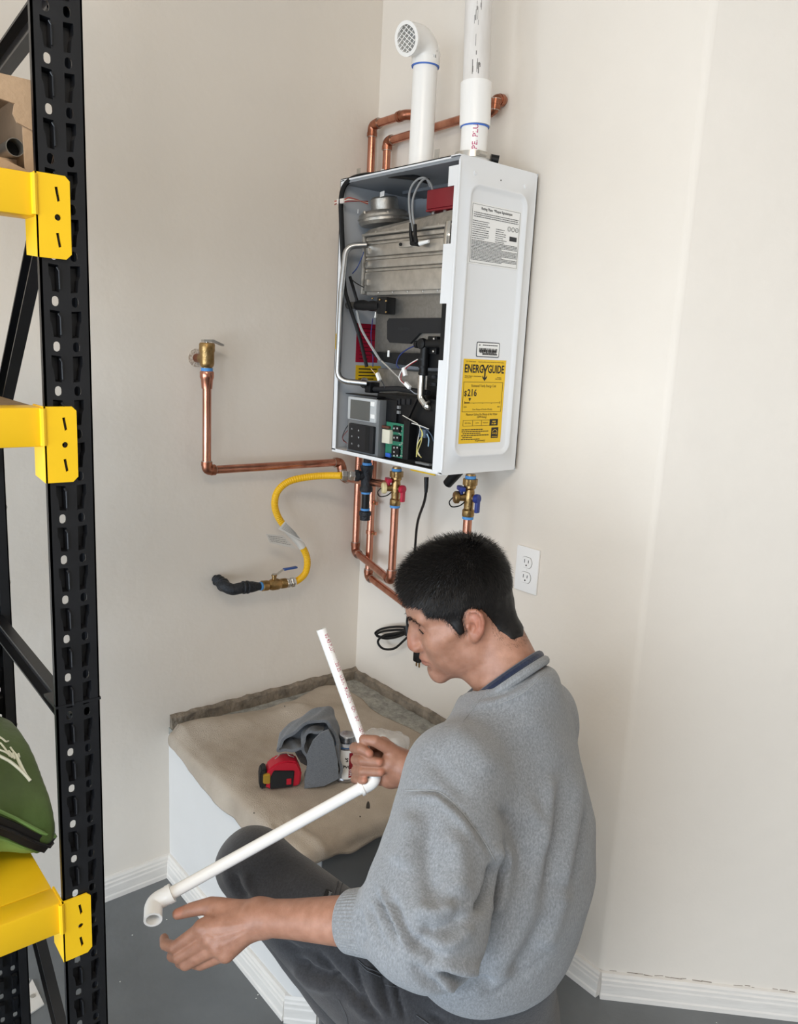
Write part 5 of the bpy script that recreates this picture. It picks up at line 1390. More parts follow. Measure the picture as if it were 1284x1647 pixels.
tuft((hs_ > -.003) & (hs_ < .004) & (qh[:, 0] > -.02) & (np.abs(qh[:, 1]) > .04) & (qh[:, 0] < .08), 900, .006, (.1, 0, -1), .0002)
st2 = MB(); st2.v = sv_; st2.f = sf_; st2.m = [0]*len(sf_)
me = bpy.data.meshes.new('hair_strands'); me.from_pydata([tuple(map(float, v)) for v in sv_], [], sf_); me.materials.append(hair_m)
so = link('hair_strands', me, ho); so['kind'] = 'stuff'

# ---- grey sweatshirt
def loft(P, C, A, B, ux, uy):
    """ellipse sections along a rising spine: C centres (z falling), A half widths along ux, B along uy"""
    z = P[:, 2]; zs = np.array([c[2] for c in C])[::-1]
    f = lambda arr: np.interp(z, zs, np.array(arr)[::-1]).astype(np.float32)
    cx, cy = f([c[0] for c in C]), f([c[1] for c in C]); a, b = f(A), f(B)
    dx, dy = P[:, 0]-cx, P[:, 1]-cy; u = dx*ux[0]+dy*ux[1]; v = dx*uy[0]+dy*uy[1]
    k = np.sqrt((u/a)**2+(v/b)**2); return (k-1)*np.minimum(a, b)
CU = pd(548, 1494, 1.2); fore = unit(EL-WL2); CUF = WL2+(EL-WL2)*.60
def shirt_field(P):
    Cs = [NB+Z3*.03-Tf*.01, NB-Z3*.05-Tf*.015, CH-Tf*.01, (CH+MI)/2-Tf*.015, MI-Tf*.01, (MI+HE)/2, HE]
    d = loft(P, Cs, [.080, .110, .184, .202, .203, .190, .152], [.072, .086, .124, .140, .146, .144, .120], Tr, Tf)
    cn1 = unit(Z3+.45*Tf+.05*Tr).astype(np.float32); d = si(d, (P-NB.astype(np.float32))@cn1-.012, .035); 
    hemz = HE[2]+.030; d = si(d, hemz-P[:, 2], .03)
    d = su(d, s_chain(P, [NB-Z3*.085, SL+Tr*.02], [.050, .078]), .06); d = su(d, s_chain(P, [NB-Z3*.060, SR-Tr*.02], [.058, .078]), .06)
    # left sleeve, baggy with slack over the cuff
    e1 = (SL*.5+EL*.5)
    d2 = s_chain(P, [SL, e1, EL], [.082, .086, .078])
    d2 = su(d2, s_chain(P, [EL, WL2+(EL-WL2)*.92], [.074, .066]), .04)
    d2 = su(d2, s_ell(P, pd(658, 1436, 1.15), (.052, .052, .058)), .05)
    d2 = su(d2, s_cap(P, WL2+(EL-WL2)*.90, CUF, .053, .0425), .022)
    d2 = si(d2, -((P-CUF.astype(np.float32))@(fore.astype(np.float32))), .012)
    d = su(d, d2, .014)
    d3 = s_chain(P, [SR, ER], [.080, .070]); d3 = su(d3, s_chain(P, [ER, WR+(ER-WR)*.22], [.068, .044]), .03)
    r_ = unit(ER-WR); cf = WR+(ER-WR)*.16; d3 = si(d3, -((P-cf.astype(np.float32))@(r_.astype(np.float32))), .012)
    d = su(d, d3, .035)
    # neck opening
    n1 = from_head((-.034, 0, -.02)); d = ss(d, s_cap(P, NB-Z3*.035, n1, .066, .066), .012)
    d = d+.0022*noise3(P*np.array([1, 1, .45], np.float32), 55, 8)+.0012*noise3(P*np.array([1, 1, .6], np.float32), 120, 9)
    return d
sb = [NB+.08, SL-.12, SR+.12, EL-.11, ER+.11, HE-.08, WL2, WR]
Vs, Qs = surface(shirt_field, np.min(np.array([SL-.13, EL-.12, HE-.23, CUF-.08, WR-.06]), 0), np.max(np.array([SR+.13, ER+.12, NB+.10, HE+.23]), 0), .0052)
Vs = relax(Vs, Qs, 1, .5)
FOLDS = [
  # armhole seam and the deep armpit fold
  ([(652, 1272), (700, 1272), (745, 1308), (778, 1352), (796, 1386)], -.0035, 4), ([(656, 1280), (704, 1284), (742, 1322), (768, 1360)], .004, 7),
  ([(797, 1384), (793, 1420), (783, 1448), (768, 1470)], -.016, 8), ([(806, 1350), (812, 1390), (806, 1440), (790, 1480)], .010, 14),
  # hanging folds of the back
  ([(800, 1290), (826, 1330), (842, 1380), (838, 1430)], -.006, 10), ([(840, 1270), (866, 1330), (862, 1400), (838, 1460)], .006, 14),
  ([(905, 1250), (900, 1320), (884, 1390), (876, 1450)], -.006, 9), ([(928, 1220), (924, 1300), (912, 1370), (900, 1440)], .007, 12), ([(946, 1290), (934, 1360), (918, 1430)], -.005, 8),
  ([(885, 1240), (880, 1310), (868, 1380)], .005, 10), ([(860, 1420), (840, 1480), (806, 1540), (790, 1590)], .008, 20), ([(880, 1470), (852, 1530), (820, 1575)], -.006, 14), ([(905, 1420), (890, 1480), (868, 1530)], .007, 16),
  # sleeve
  ([(696, 1296), (686, 1350), (690, 1410), (700, 1450)], -.006, 16), ([(668, 1300), (656, 1360), (640, 1400)], .007, 18), ([(730, 1330), (738, 1400), (734, 1450)], .008, 20),
  ([(672, 1490), (700, 1500), (728, 1492), (752, 1470)], -.010, 13), ([(664, 1462), (700, 1470), (734, 1456)], .008, 14), ([(660, 1510), (690, 1530), (712, 1548)], -.010, 12), ([(690, 1520), (726, 1512), (760, 1482)], .008, 14),
  ([(604, 1432), (612, 1456), (624, 1482), (640, 1520)], -.009, 6), ([(613, 1428), (622, 1454), (634, 1480), (650, 1520)], .006, 6), ([(590, 1450), (598, 1478), (610, 1508), (622, 1536)], -.006, 5), ([(628, 1440), (638, 1468), (652, 1500), (676, 1536)], -.008, 7), ([(577, 1460), (580, 1490), (588, 1530)], -.005, 5),
  # hem slack
  ([(700, 1560), (736, 1578), (774, 1576), (800, 1572)], -.010, 8), ([(690, 1545), (730, 1556), (780, 1560)], .008, 12), ([(700, 1585), (740, 1596), (790, 1592)], .007, 10), ([(660, 1550), (690, 1580), (730, 1602)], -.006, 8),
  ([(652, 1556), (690, 1588), (745, 1603), (800, 1592), (860, 1558), (898, 1515)], -.0035, 4),
  # neck and upper back
  ([(770, 1124), (815, 1112), (850, 1090), (872, 1066)], -.003, 5), ([(752, 1138), (800, 1130), (850, 1110), (884, 1078)], .003, 6), ([(720, 1180), (760, 1200), (800, 1250)], .005, 22), ([(690, 1215), (720, 1250), (760, 1290)], -.003, 14), ([(840, 1140), (880, 1190), (905, 1240)], .004, 26)]
Vs = creases(Vs, Qs, FOLDS, 1.7); Vs = relax(Vs, Qs, 1, .3)
def cloth_mat(name, c1, c2, c3, scale, stretch, rough=.95):
    m = bpy.data.materials.new(name); m.use_nodes = True; nt = m.node_tree; b = nt.nodes['Principled BSDF']; b.inputs['Roughness'].default_value = rough; b.inputs['Specular IOR Level'].default_value = .2
    b.inputs['Sheen Weight'].default_value = .25; b.inputs['Sheen Roughness'].default_value = .6
    tc = nt.nodes.new('ShaderNodeTexCoord'); mp = nt.nodes.new('ShaderNodeMapping'); mp.inputs['Scale'].default_value = stretch; nt.links.new(tc.outputs['Object'], mp.inputs[0])
    n = nt.nodes.new('ShaderNodeTexNoise'); n.inputs['Scale'].default_value = scale; n.inputs['Detail'].default_value = 4; n.inputs['Roughness'].default_value = .75; nt.links.new(mp.outputs[0], n.inputs['Vector'])
    r = nt.nodes.new('ShaderNodeValToRGB'); r.color_ramp.elements[0].position = .30; r.color_ramp.elements[0].color = lin(c1); r.color_ramp.elements[1].position = .72; r.color_ramp.elements[1].color = lin(c3)
    e = r.color_ramp.elements.new(.5); e.color = lin(c2); nt.links.new(n.outputs['Fac'], r.inputs[0]); nt.links.new(r.outputs[0], b.inputs['Base Color'])
    bp = nt.nodes.new('ShaderNodeBump'); bp.inputs['Strength'].default_value = .35; bp.inputs['Distance'].default_value = .004; nt.links.new(n.outputs['Fac'], bp.inputs['Height']); nt.links.new(bp.outputs[0], b.inputs['Normal'])
    return m
sweat_m = cloth_mat('heather_grey_fleece', '696b6e', '7f8285', '97999d', 380, (1, 1, .45))
rib_m = cloth_mat('heather_grey_rib', '6b6d6f', '808284', '94979a', 380, (1, 1, .4))
sh = link('sweatshirt', np_mesh('sweatshirt', Vs, Qs), person); sh.data.materials.append(sweat_m); sh['label'] = 'heather grey crew-neck sweatshirt'
# ribbed cuffs
def cuff(c, ax, r0, r1, L, n=56):
    a = unit(ax); u = unit(np.cross(a, Z3)); w = np.cross(a, u); vs = []; fs = []; rows = [(0, r0-.007), (0, r0), (.004, r0+.002), (L*.5, (r0+r1)/2+.001), (L, r1)]
    N = n*4
    for h, r in rows:
        for j in range(N):
            t = 2*math.pi*j/N; rr_ = r+(.0008*math.sin(n*t) if h > 0 else 0); vs.append(c+a*h+rr_*(math.cos(t)*u+math.sin(t)*w))
    for i in range(len(rows)-1):
        for j in range(N): fs.append((i*N+j, i*N+(j+1) % N, (i+1)*N+(j+1) % N, (i+1)*N+j))
    return MB().add(vs, fs)
cuff(CUF-fore*.014, fore, .0400, .047, .045).build('cuff', rib_m, sh, ang=80)
cuff(WR+(ER-WR)*.14, ER-WR, .036, .043, .045).build('cuff', rib_m, sh, ang=80)
# collar rib and navy undershirt
nd = unit(from_head((-.034, 0, -.02))-(NB-Z3*.035))
def collar(name, off, rx, ry, r, m, tiltf, parent):
    pts = []; c0 = NB+nd*off
    ff = unit(Tf-nd*np.dot(Tf, nd)); rr2 = np.cross(ff, nd)
    for k in range(41):
        t = 2*math.pi*k/40; pts.append(c0+ff*math.cos(t)*ry+rr2*math.sin(t)*rx-nd*tiltf*math.cos(t))
    return MB().tube(pts, r, 10, caps=False).build(name, m, parent)
collar('neck_rib', -.004, .0700, .0700, .0080, rib_m, .028, sh)
navy_m = cloth_mat('navy_jersey', '11172a', '171f36', '1e2741', 160, (1, 1, 1))
us = collar('undershirt_collar', .008, .0630, .0630, .0080, navy_m, .026, person); us['label'] = 'navy blue undershirt collar'
mb = MB(); 
# ---- charcoal work trousers
def trouser_field(P):
    d = si(s_ell(P, PV-Z3*.01, (.150, .140, .135), np.array([Tr, Tf, Z3])), P[:, 2]-(HE[2]+.06), .01)
    d = su(d, si(s_chain(P, [HE+Z3*.06, PV], [.120, .128]), P[:, 2]-(HE[2]+.06), .01), .03)
    d = su(d, s_chain(P, [HL_, HL_*.45+KL*.55, KL], [.098, .088, .067]), .05)
    d = su(d, s_chain(P, [HR_, HR_*.45+KR*.55, KR], [.088, .082, .068]), .05)
    cl_ = s_chain(P, [KL, KL*.55+AL*.45, AL], [.066, .066, .056]); d = su(d, cl_, .014)
    cr_ = s_chain(P, [KR, KR*.55+AR*.45, AR], [.066, .064, .055]); d = su(d, cr_, .014)
    d = np.maximum(d, .004-P[:, 2])
    return d+.0018*noise3(P, 60, 14)+.0009*noise3(P, 140, 15)
tb_ = np.array([HL_, HR_, KL, KR, AL, AR])
Vp, Qp = surface(trouser_field, np.min(tb_, 0)-np.array([.13, .2, .13]), np.max(tb_, 0)+.19, .0062)
Vp = creases(Vp, Qp, [
  ([(472, 1536), (500, 1562), (530, 1574), (548, 1574)], -.012, 7), ([(450, 1512), (480, 1530), (510, 1530)], -.006, 6), ([(470, 1550), (500, 1580), (535, 1592)], .007, 9),
  ([(505, 1522), (540, 1570), (592, 1620), (620, 1647)], -.010, 7), ([(570, 1536), (578, 1580), (594, 1622)], -.007, 4), ([(612, 1550), (620, 1600), (630, 1640)], -.006, 4), ([(636, 1552), (640, 1600), (652, 1645)], -.007, 4), ([(590, 1540), (600, 1590), (616, 1640)], .005, 7),
  ([(375, 1400), (384, 1430), (398, 1448)], -.007, 6), ([(392, 1400), (402, 1430), (418, 1446)], .005, 6), ([(360, 1380), (366, 1410), (380, 1440)], .004, 8), ([(440, 1340), (520, 1370), (600, 1420)], -.003, 5),
  ([(560, 1390), (546, 1420), (534, 1450)], -.003, 3), ([(600, 1410), (580, 1440), (574, 1452)], -.004, 4),
  ([(790, 1612), (830, 1590), (868, 1566)], -.005, 5), ([(690, 1630), (720, 1647)], -.006, 5), ([(560, 1600), (600, 1640)], .006, 12)], 1.5)
trous_m = cloth_mat('charcoal_canvas', '2a2a2c', '333336', '3d3d40', 260, (1, 1, 1), .85)
tr_ = link('trousers', np_mesh('trousers', Vp, Qp), person); tr_.data.materials.append(trous_m); tr_['label'] = 'charcoal grey canvas work trousers'
# seams and pocket edges as raised stitching that follows the cloth
from mathutils.bvhtree import BVHTree
def bvh(V, Q): return BVHTree.FromPolygons([tuple(v) for v in V], [tuple(int(i) for i in q) for q in Q])
bt = bvh(Vp, Qp); bs = bvh(Vs, Qs)
def drape(tree, pts, n=10, lift=.0006):
    out = []
    for p in spline([np.array([a, b_, 0.]) for a, b_ in pts], n):
        r_ = unit(CM.T @ np.array([(p[0]-CX)/FPX, (p[1]-CY)/FPX, 1.])); h = tree.ray_cast(Vector(CAM_LOC), Vector(r_))
        if h[0] is not None: out.append(np.array(h[0])+np.array(h[1])*lift)
    return out
stitch_m = mat('grey_stitching', '4a4b4e', .9); dark_m = mat('dark_seam', '141416', .9)
def seam(tree, pts, name, m, parent, r=.0011):
    o = drape(tree, pts)
    if len(o) > 2: MB().tube(o, r, 6).build(name, m, parent)
for s_ in ([(430, 1338), (500, 1362), (560, 1392), (600, 1412)], [(560, 1388), (545, 1415), (534, 1450)], [(566, 1390), (552, 1418), (541, 1452)], [(595, 1408), (577, 1432), (567, 1452)], [(560, 1386), (580, 1394), (596, 1407)],
           [(575, 1543), (590, 1556), (605, 1562), (614, 1566)], [(578, 1549), (592, 1562), (612, 1571)], [(620, 1584), (636, 1587), (645, 1584)], [(545, 1608), (556, 1630), (560, 1647)], [(670, 1633), (680, 1640), (690, 1647)]):
    seam(bt, s_, 'stitched_seam', stitch_m, tr_)
tgp = drape(bt, [(529, 1432), (526, 1440), (522, 1450)], 3, .0012)
if len(tgp) > 2:
    h = unit(tgp[-1]-tgp[0]); nn = unit(CAM_LOC-tgp[1]); ww = unit(np.cross(nn, h)); tm_ = (tgp[0]+tgp[-1])/2
    tgo = MB().obox(tm_, h, ww, nn, .0125, .0055, .0012, .0006).build('fabric_tag', mat('black_tag', '0a0a0b', .6), tr_)
    mb = MB(); text_on(mb, 'Jambu', .0075, tm_-h*.010+ww*-.0022*-1, -h*-1, -ww*-1, nn, lift=.0016, sx=.9); mb.build('tag_lettering', mat('silver_thread', 'a9abad', .5), tgo, ang=0)
# closed-down eyes: dark lash line along each lid
bth = bvh(Vh, Qh)
for sg in (-1, 1):
    pts_ = []
    for (a_, y_, z_) in ((.10, .0205, .0035), (.10, .026, .0050), (.10, .032, .0052), (.098, .038, .0042), (.096, .043, .0025)):
        o_ = from_head((a_+.02, sg*y_, z_)); h_ = bth.ray_cast(Vector(o_), Vector(unit(np.array([-1, 0, 0])@HM)))
        if h_[0] is not None: pts_.append(np.array(h_[0])+np.array(h_[1])*.0004)
    if len(pts_) > 2: MB().tube(spline(pts_, 5), [.0007]+[.0013]*((len(pts_)-1)*5-1)+[.0006], 6).build('eyelashes', hair_m, person)
# sweatshirt armhole seam
for s_ in ([(652, 1272), (700, 1272), (722, 1284), (745, 1308), (778, 1352), (797, 1386)], [(744, 1162), (778, 1118)], [(800, 1134), (845, 1112), (880, 1078)]):
    seam(bs, s_, 'stitched_seam', mat('light_grey_thread', '939596', .9), sh, .0007)
# ---- boots
boot_m = mat('black_boot_leather', '141415', .5, bump=.2, bscale=200); sole_m = mat('worn_grey_sole', '77787b', .8, var=.3, vscale=60, bump=.3, bscale=150)
def boot(ank, fwd_, up_, name='boot'):
    f = unit(fwd_); u = unit(np.array(up_)-f*np.dot(up_, f)); s = np.cross(u, f); Rm = np.array([f, s, u])
    def fld(P):
        q = (P-ank.astype(np.float32))@Rm.T.astype(np.float32)
        d = s_cap(q, (0, 0, .06), (0, 0, -.03), .050, .046)
        d = su(d, s_cap(q, (0, 0, -.055), (.085, 0, -.062), .036, .036), .04); d = su(d, s_ell(q, (.125, 0, -.068), (.055, .046, .030)), .03)
        return np.maximum(d, -.080-q[:, 2])
    v, q4 = surface(fld, ank-.24, ank+.24, .007)
    o = link(name, np_mesh(name, v, q4), person); o.data.materials.append(boot_m); o['label'] = 'black work boot with grey sole'
    pol_ = [(-.052, -.02), (-.045, -.036), (0, -.040), (.06, -.040), (.11, -.050), (.155, -.044), (.182, -.02), (.186, 0), (.182, .02), (.155, .044), (.11, .050), (.06, .040), (0, .040), (-.045, .036), (-.052, .02)]
    MB().prism(pol_, ank-u*.098, f, s, u, .020).build('sole', sole_m, o)
    for k in range(5):
        c_ = ank+f*(.045+k*.018)+u*(.012-k*.010); MB().tube([c_-s*.030, c_+u*.010, c_+s*.030], .0028, 6).build('lace', stitch_m, o)
boot(AL+np.array([0, 0, -.03]), Tf*1.0, Z3)
# kneeling foot: toes bent under, sole turned back and up
boot(at(832, 1618, z=.24)+Tf*.03, -Z3*.86+Tf*.40, Tf*.9+Z3*.45)
# ================================================================= white pipe assembly in his hands
DPI = 1.38
ap = thing('pipe_assembly', 'bent white plastic pipe with red lettering held by the man', 'pipe', PB_)
rU, rL = .0089, .0098
dU = unit(PA-PB_); LE = pd(268, 1441, 1.285)                       # lower end of the long run
dL = unit(LE-PB_)
up_o = MB().tube([PB_+dU*.018, PA], rU, 20)
upo = up_o.build('upright_pipe', pvc_m, ap)
MB().ring(PA+dU*.0002, dU, rU, rU-.0025, .0004, 20).build('cut_end', mat('cut_pvc', 'd6d3cd', .5), upo)
MB().lathe([(rU-.0026, 0), (rU-.0026, .0003)], PA+dU*.0001, dU, 18).build('bore', mat('pipe_bore', '8c8a86', .8), upo)
MB().tube(fillet([PB_+dU*.030, PB_, PB_+dL*.030], .016, 8), .0128, 20).build('elbow', pvc_m, ap)
for dd, r_ in ((dU, .0140), (dL, .0142)):
    MB().ring(PB_+dd*.026, dd, r_, .0085, .005, 20).build('elbow_rim', pvc_m, ap)
MB().tube([PB_+dL*.02, LE], rL, 20).build('long_pipe', pvc_m, ap)
C2 = pd(247, 1452, 1.282); D2 = unit(pd(246, 1482, 1.250)-C2)
pth = fillet([LE+dL*-.004, C2, C2+D2*.033], .016, 8)
eo = MB().tube(pth, .0142, 24, caps=False)
eo.lathe_open([(.0142, 0), (.0106, 0), (.0106, -.022)], C2+D2*.033, D2, 24)
eoo = eo.build('end_elbow', pvc_m, ap)
MB().ring(LE-dL*.010, dL, .0150, .0092, .008, 22).build('end_elbow_rim', pvc_m, eoo)
MB().lathe([(.0106, 0), (.0106, .001)], C2+D2*.012, D2, 18).build('elbow_bore', mat('pipe_bore2', 'b5b2ad', .7), eoo)
# red print along the upright
tv, tf = text_verts('02 43 PLUT    11/20/25   U.S.A.  MADE IN   CP-110-P    NSF-21*', .0088, 'LEFT', .00008)
L_ = np.linalg.norm(PA-PB_)*.70; w_ = max(p[0] for p in tv); k_ = L_/w_
cdir = unit(CAM_LOC-(PA+PB_)/2); cdir = unit(cdir-dU*np.dot(cdir, dU)); sdir = np.cross(dU, cdir)
mb = MB(); mb.add([PA-dU*(.010+p[0]*k_)+(cdir*math.cos((p[1]*k_*1.5+.002)/rU)+sdir*-math.sin((p[1]*k_*1.5+.002)/rU)*-1)*(rU+.0002) for p in tv], tf)
mb.build('pipe_lettering', mat('red_pipe_ink', 'b3506a', .6), upo, ang=0)

# ================================================================= drop cloth over the plinth
def top_flat(px, py): q = at(px, py, z=PT); return np.array([q[0], q[1]])
def left_flat(px, py): q = at(px, py, x=PX-.012); return np.array([PX-(PT-q[2]), q[1]])
def front_flat(px, py): q = at(px, py, y=PY-.012); return np.array([q[0], PY-(PT-q[2])])
back = [np.array([PX+.01, -.05])]+[top_flat(*p) for p in ((298, 1178), (369, 1158), (429, 1147), (472, 1134), (505, 1114), (522, 1108), (544, 1108))]
right = [top_flat(544, 1108), top_flat(580, 1128), top_flat(603, 1150), top_flat(679, 1190), np.array([-.20, PY+.1]), np.array([-.24, PY-.05])]
left = [np.array([PX+.01, -.05]), left_flat(279, 1192), left_flat(281, 1208), left_flat(300, 1226), left_flat(318, 1252), left_flat(362, 1302), left_flat(393, 1328), np.array([PX-.075, PY+.12]), np.array([PX-.05, PY+.03]), np.array([PX-.045, PY-.045])]
front = [np.array([PX-.045, PY-.045]), front_flat(528, 1381), front_flat(560, 1377), front_flat(600, 1354), front_flat(648, 1336), np.array([-.24, PY-.05])]
def resamp(pts, n):
    pts = np.array(spline([np.append(p, 0) for p in pts], 8))[:, :2]; s = np.concatenate([[0], np.cumsum(np.linalg.norm(np.diff(pts, axis=0), axis=1))]); s /= s[-1]
    t = np.linspace(0, 1, n); return np.stack([np.interp(t, s, pts[:, 0]), np.interp(t, s, pts[:, 1])], 1)
N = 110
cb_, cf_, cl2, cr2 = resamp(back, N), resamp(front, N), resamp(left, N), resamp(right, N)
u = np.linspace(0, 1, N)[:, None, None]; v = np.linspace(0, 1, N)[None, :, None]            # u: back->front (left/right curves), v: left->right
G = (1-u)*cb_[None]+u*cf_[None]+(1-v)*cl2[:, None]+v*cr2[:, None]-((1-u)*(1-v)*cb_[0]+(1-u)*v*cb_[-1]+u*(1-v)*cf_[0]+u*v*cf_[-1])
F = G.reshape(-1, 2); fx_, fy_ = F[:, 0], F[:, 1]
def nz2(f, seed, n=8):
    rs = np.random.RandomState(seed); s = 0
    for i in range(n): w = rs.normal(size=2); w *= f*(.5+rs.rand())/np.linalg.norm(w); s = s+np.sin(F@w+rs.rand()*6.28)
    return s/n
s_, t_ = np.maximum(0, PX-fx_), np.maximum(0, PY-fy_); over = np.sqrt(s_**2+t_**2); rad = .016
def roll_(o):   # arc over the edge, then hang straight
    th = np.minimum(o/rad, math.pi/2); ext = np.maximum(0, o-rad*math.pi/2); return rad*np.sin(th), rad*(1-np.cos(th))+ext
ho_, vd_ = roll_(over); ux = np.where(over > 0, -s_/np.maximum(over, 1e-9), 0); uy = np.where(over > 0, -t_/np.maximum(over, 1e-9), 0)
flare = .10*np.maximum(0, over-.02)
Px_ = np.clip(fx_, PX, None)+ux*(ho_+flare); Py_ = np.clip(fy_, PY, None)+uy*(ho_+flare); Pz_ = PT+.005-vd_
wr = .0040*nz2(28, 1)+.0024*nz2(70, 2)+.0012*nz2(150, 3)
edge = np.minimum.reduce([np.broadcast_to(u[..., 0], (N, N)).ravel(), np.broadcast_to(v[..., 0], (N, N)).ravel(), 1-np.broadcast_to(u[..., 0], (N, N)).ravel(), 1-np.broadcast_to(v[..., 0], (N, N)).ravel()])
puff = .020*np.exp(-((F[:, 1]+.13+.25*(F[:, 0]+.45))/.05)**2)*np.clip((-.12-F[:, 0])/.2, 0, 1)        # rolled ridge along the back
puff += .016*np.exp(-(((F[:, 0]+.33)/.05)**2+((F[:, 1]+.16)/.10)**2))+.014*np.exp(-(((F[:, 0]+.58)/.07)**2+((F[:, 1]+.10)/.06)**2))
hgt = np.clip(wr+.004, .0006, None)+puff
on = over < 1e-6
Pz_ = Pz_+np.where(on, hgt, hgt*.3); Px_ = Px_+np.where(on, 0, ux*np.clip(wr+.004, 0, None)*1.6); Py_ = Py_+np.where(on, 0, uy*np.clip(wr+.004, 0, None)*1.6)
vs = np.stack([Px_, Py_, Pz_], 1); ii = np.arange(N*N).reshape(N, N)
qs = np.stack([ii[:-1, :-1].ravel(), ii[1:, :-1].ravel(), ii[1:, 1:].ravel(), ii[:-1, 1:].ravel()], 1)
vs = creases(vs, qs, [([(470, 1330), (510, 1356), (530, 1376)], .008, 7), ([(470, 1320), (452, 1334), (440, 1318)], -.010, 8), ([(540, 1340), (560, 1362), (600, 1345)], -.004, 8), ([(430, 1180), (400, 1230), (380, 1270)], .004, 14), ([(300, 1190), (330, 1230), (350, 1275)], -.004, 10), ([(478, 1122), (505, 1145), (512, 1170)], .005, 8)])
vs_c = vs.copy()
cm_ = mat('stained_canvas', 'aa9d8e', .95, bump=.4, bscale=420, col2='bfb3a4', vscale=6, spec=.1)
dc_ = link('drop_cloth', np_mesh('drop_cloth', vs, qs)); dc_.data.materials.append(cm_)
md = dc_.modifiers.new('thickness', 'SOLIDIFY'); md.thickness = .0025; md.offset = 1
tag(dc_, 'tan canvas drop cloth draped over the concrete corner plinth', 'drop cloth')
q = at(593, 1295, y=PY-.03); mb = MB().ball((0, 0, 0), .004, .0005, .014, 10)
bst = bvh(vs, qs)
def spot(px, py, r1, r2, name):
    o = drape(bst, [(px, py-1), (px, py), (px, py+1)], 2, .0060)
    if len(o) < 2: return
    c = o[len(o)//2]; nn = unit(CAM_LOC-c); uu = unit(np.cross(Z3, nn)); ww = np.cross(nn, uu)
    MB().prism([(r1*math.cos(a), r2*math.sin(a)) for a in [k*math.pi/6 for k in range(12)]], c, uu, ww, nn, .0006).build(name, mat('dark_stain', '3f3a35', .9), dc_)
spot(592, 1301, .0045, .012, 'tear'); spot(579, 1317, .0018, .0016, 'stain'); spot(411, 1310, .0016, .0016, 'stain'); spot(459, 1139, .002, .0014, 'stain')

# ================================================================= things on the cloth
def base(px, py, r=.035):
    z = PT+.01
    for _ in range(3):
        p = at(px, py, z=z); m = (np.hypot(vs_c[:, 0]-p[0], vs_c[:, 1]-p[1]) < r); z = (np.percentile(vs_c[m, 2], 96) if m.any() else PT)+.003
    return at(px, py, z=z)
AX = -rh; 
# tape measure
tb0 = base(452, 1262)+Z3*.003; sc_ = np.dot(tb0-CAM_LOC, CM[2])/FPX            # metres per pixel there
tm = thing('tape_measure', 'red and black tape measure lying on the drop cloth', 'tape measure', tb0)
f_ = unit(-rh*.96+aw*-.28); g_ = np.cross(Z3, f_); g_ = unit(g_)
Wt = 31*sc_; Ht_ = 46*sc_
def tmp(a, b, c): return tb0+f_*a+g_*b+Z3*c
pol_ = [(-Wt*.95, .10*Ht_), (-Wt*1.0, .55*Ht_), (-Wt*.75, .92*Ht_), (-Wt*.2, 1.0*Ht_), (Wt*.35, .93*Ht_), (Wt*.75, .70*Ht_), (Wt*.85, .15*Ht_), (Wt*.75, 0), (-Wt*.85, 0)]
th_ = .042
def body_prism(pol, off, th, name, m, parent, bev=.004):
    bm = bmesh.new(); n = len(pol); a = [bm.verts.new(tmp(p[0], off-th/2, p[1])) for p in pol]; b2 = [bm.verts.new(tmp(p[0], off+th/2, p[1])) for p in pol]
    bm.faces.new(a); bm.faces.new(list(reversed(b2)))
    for i in range(n): bm.faces.new((a[(i+1) % n], a[i], b2[i], b2[(i+1) % n]))
    bmesh.ops.recalc_face_normals(bm, faces=bm.faces[:]); bmesh.ops.bevel(bm, geom=bm.edges[:], offset=bev, segments=2, affect='EDGES')
    return MB().bm(bm).build(name, m, parent, ang=40)
tbody = body_prism(pol_, 0, th_, 'case', red_m, tm)
blk = mat('black_rubber', '121315', .6)
nf = 1 if np.dot(g_, CAM_LOC-tb0) > 0 else -1
body_prism([(-Wt*.55, .03*Ht_), (-Wt*.6, .62*Ht_), (Wt*.45, .70*Ht_), (Wt*.62, .45*Ht_), (Wt*.62, .03*Ht_)], nf*(th_/2+.001), .005, 'rubber_grip', blk, tm, .0015)
body_prism([(Wt*.80, .05*Ht_), (Wt*.80, .75*Ht_), (Wt*1.05, .72*Ht_), (Wt*1.15, .5*Ht_), (Wt*1.12, .0), (Wt*.9, 0)], 0, th_*.8, 'nose_guard', blk, tm, .003)
body_prism([(Wt*.62, .22*Ht_), (Wt*.62, .60*Ht_), (Wt*.98, .58*Ht_), (Wt*.98, .24*Ht_)], nf*(th_/2-.002), .010, 'blade_roll', mat('yellow_steel_blade', 'c9a84a', .3, .7), tm, .002)
body_prism([(-Wt*.45, .14*Ht_), (-Wt*.45, .36*Ht_), (-Wt*.20, .36*Ht_), (-Wt*.20, .14*Ht_)], nf*(th_/2+.0038), .002, 'red_button', red_m, tm, .0006)
clip_p = [tmp(Wt*.35, .004, .99*Ht_), tmp(Wt*.10, .0, 1.10*Ht_), tmp(Wt*.15, -.010*nf, 1.02*Ht_), tmp(-Wt*.3, -.012*nf, 1.05*Ht_), tmp(-Wt*.35, .006, 1.10*Ht_), tmp(-Wt*.62, .008, 1.02*Ht_)]
MB().tube(spline(clip_p, 6), .0011, 6).build('belt_clip', steel_m, tm)
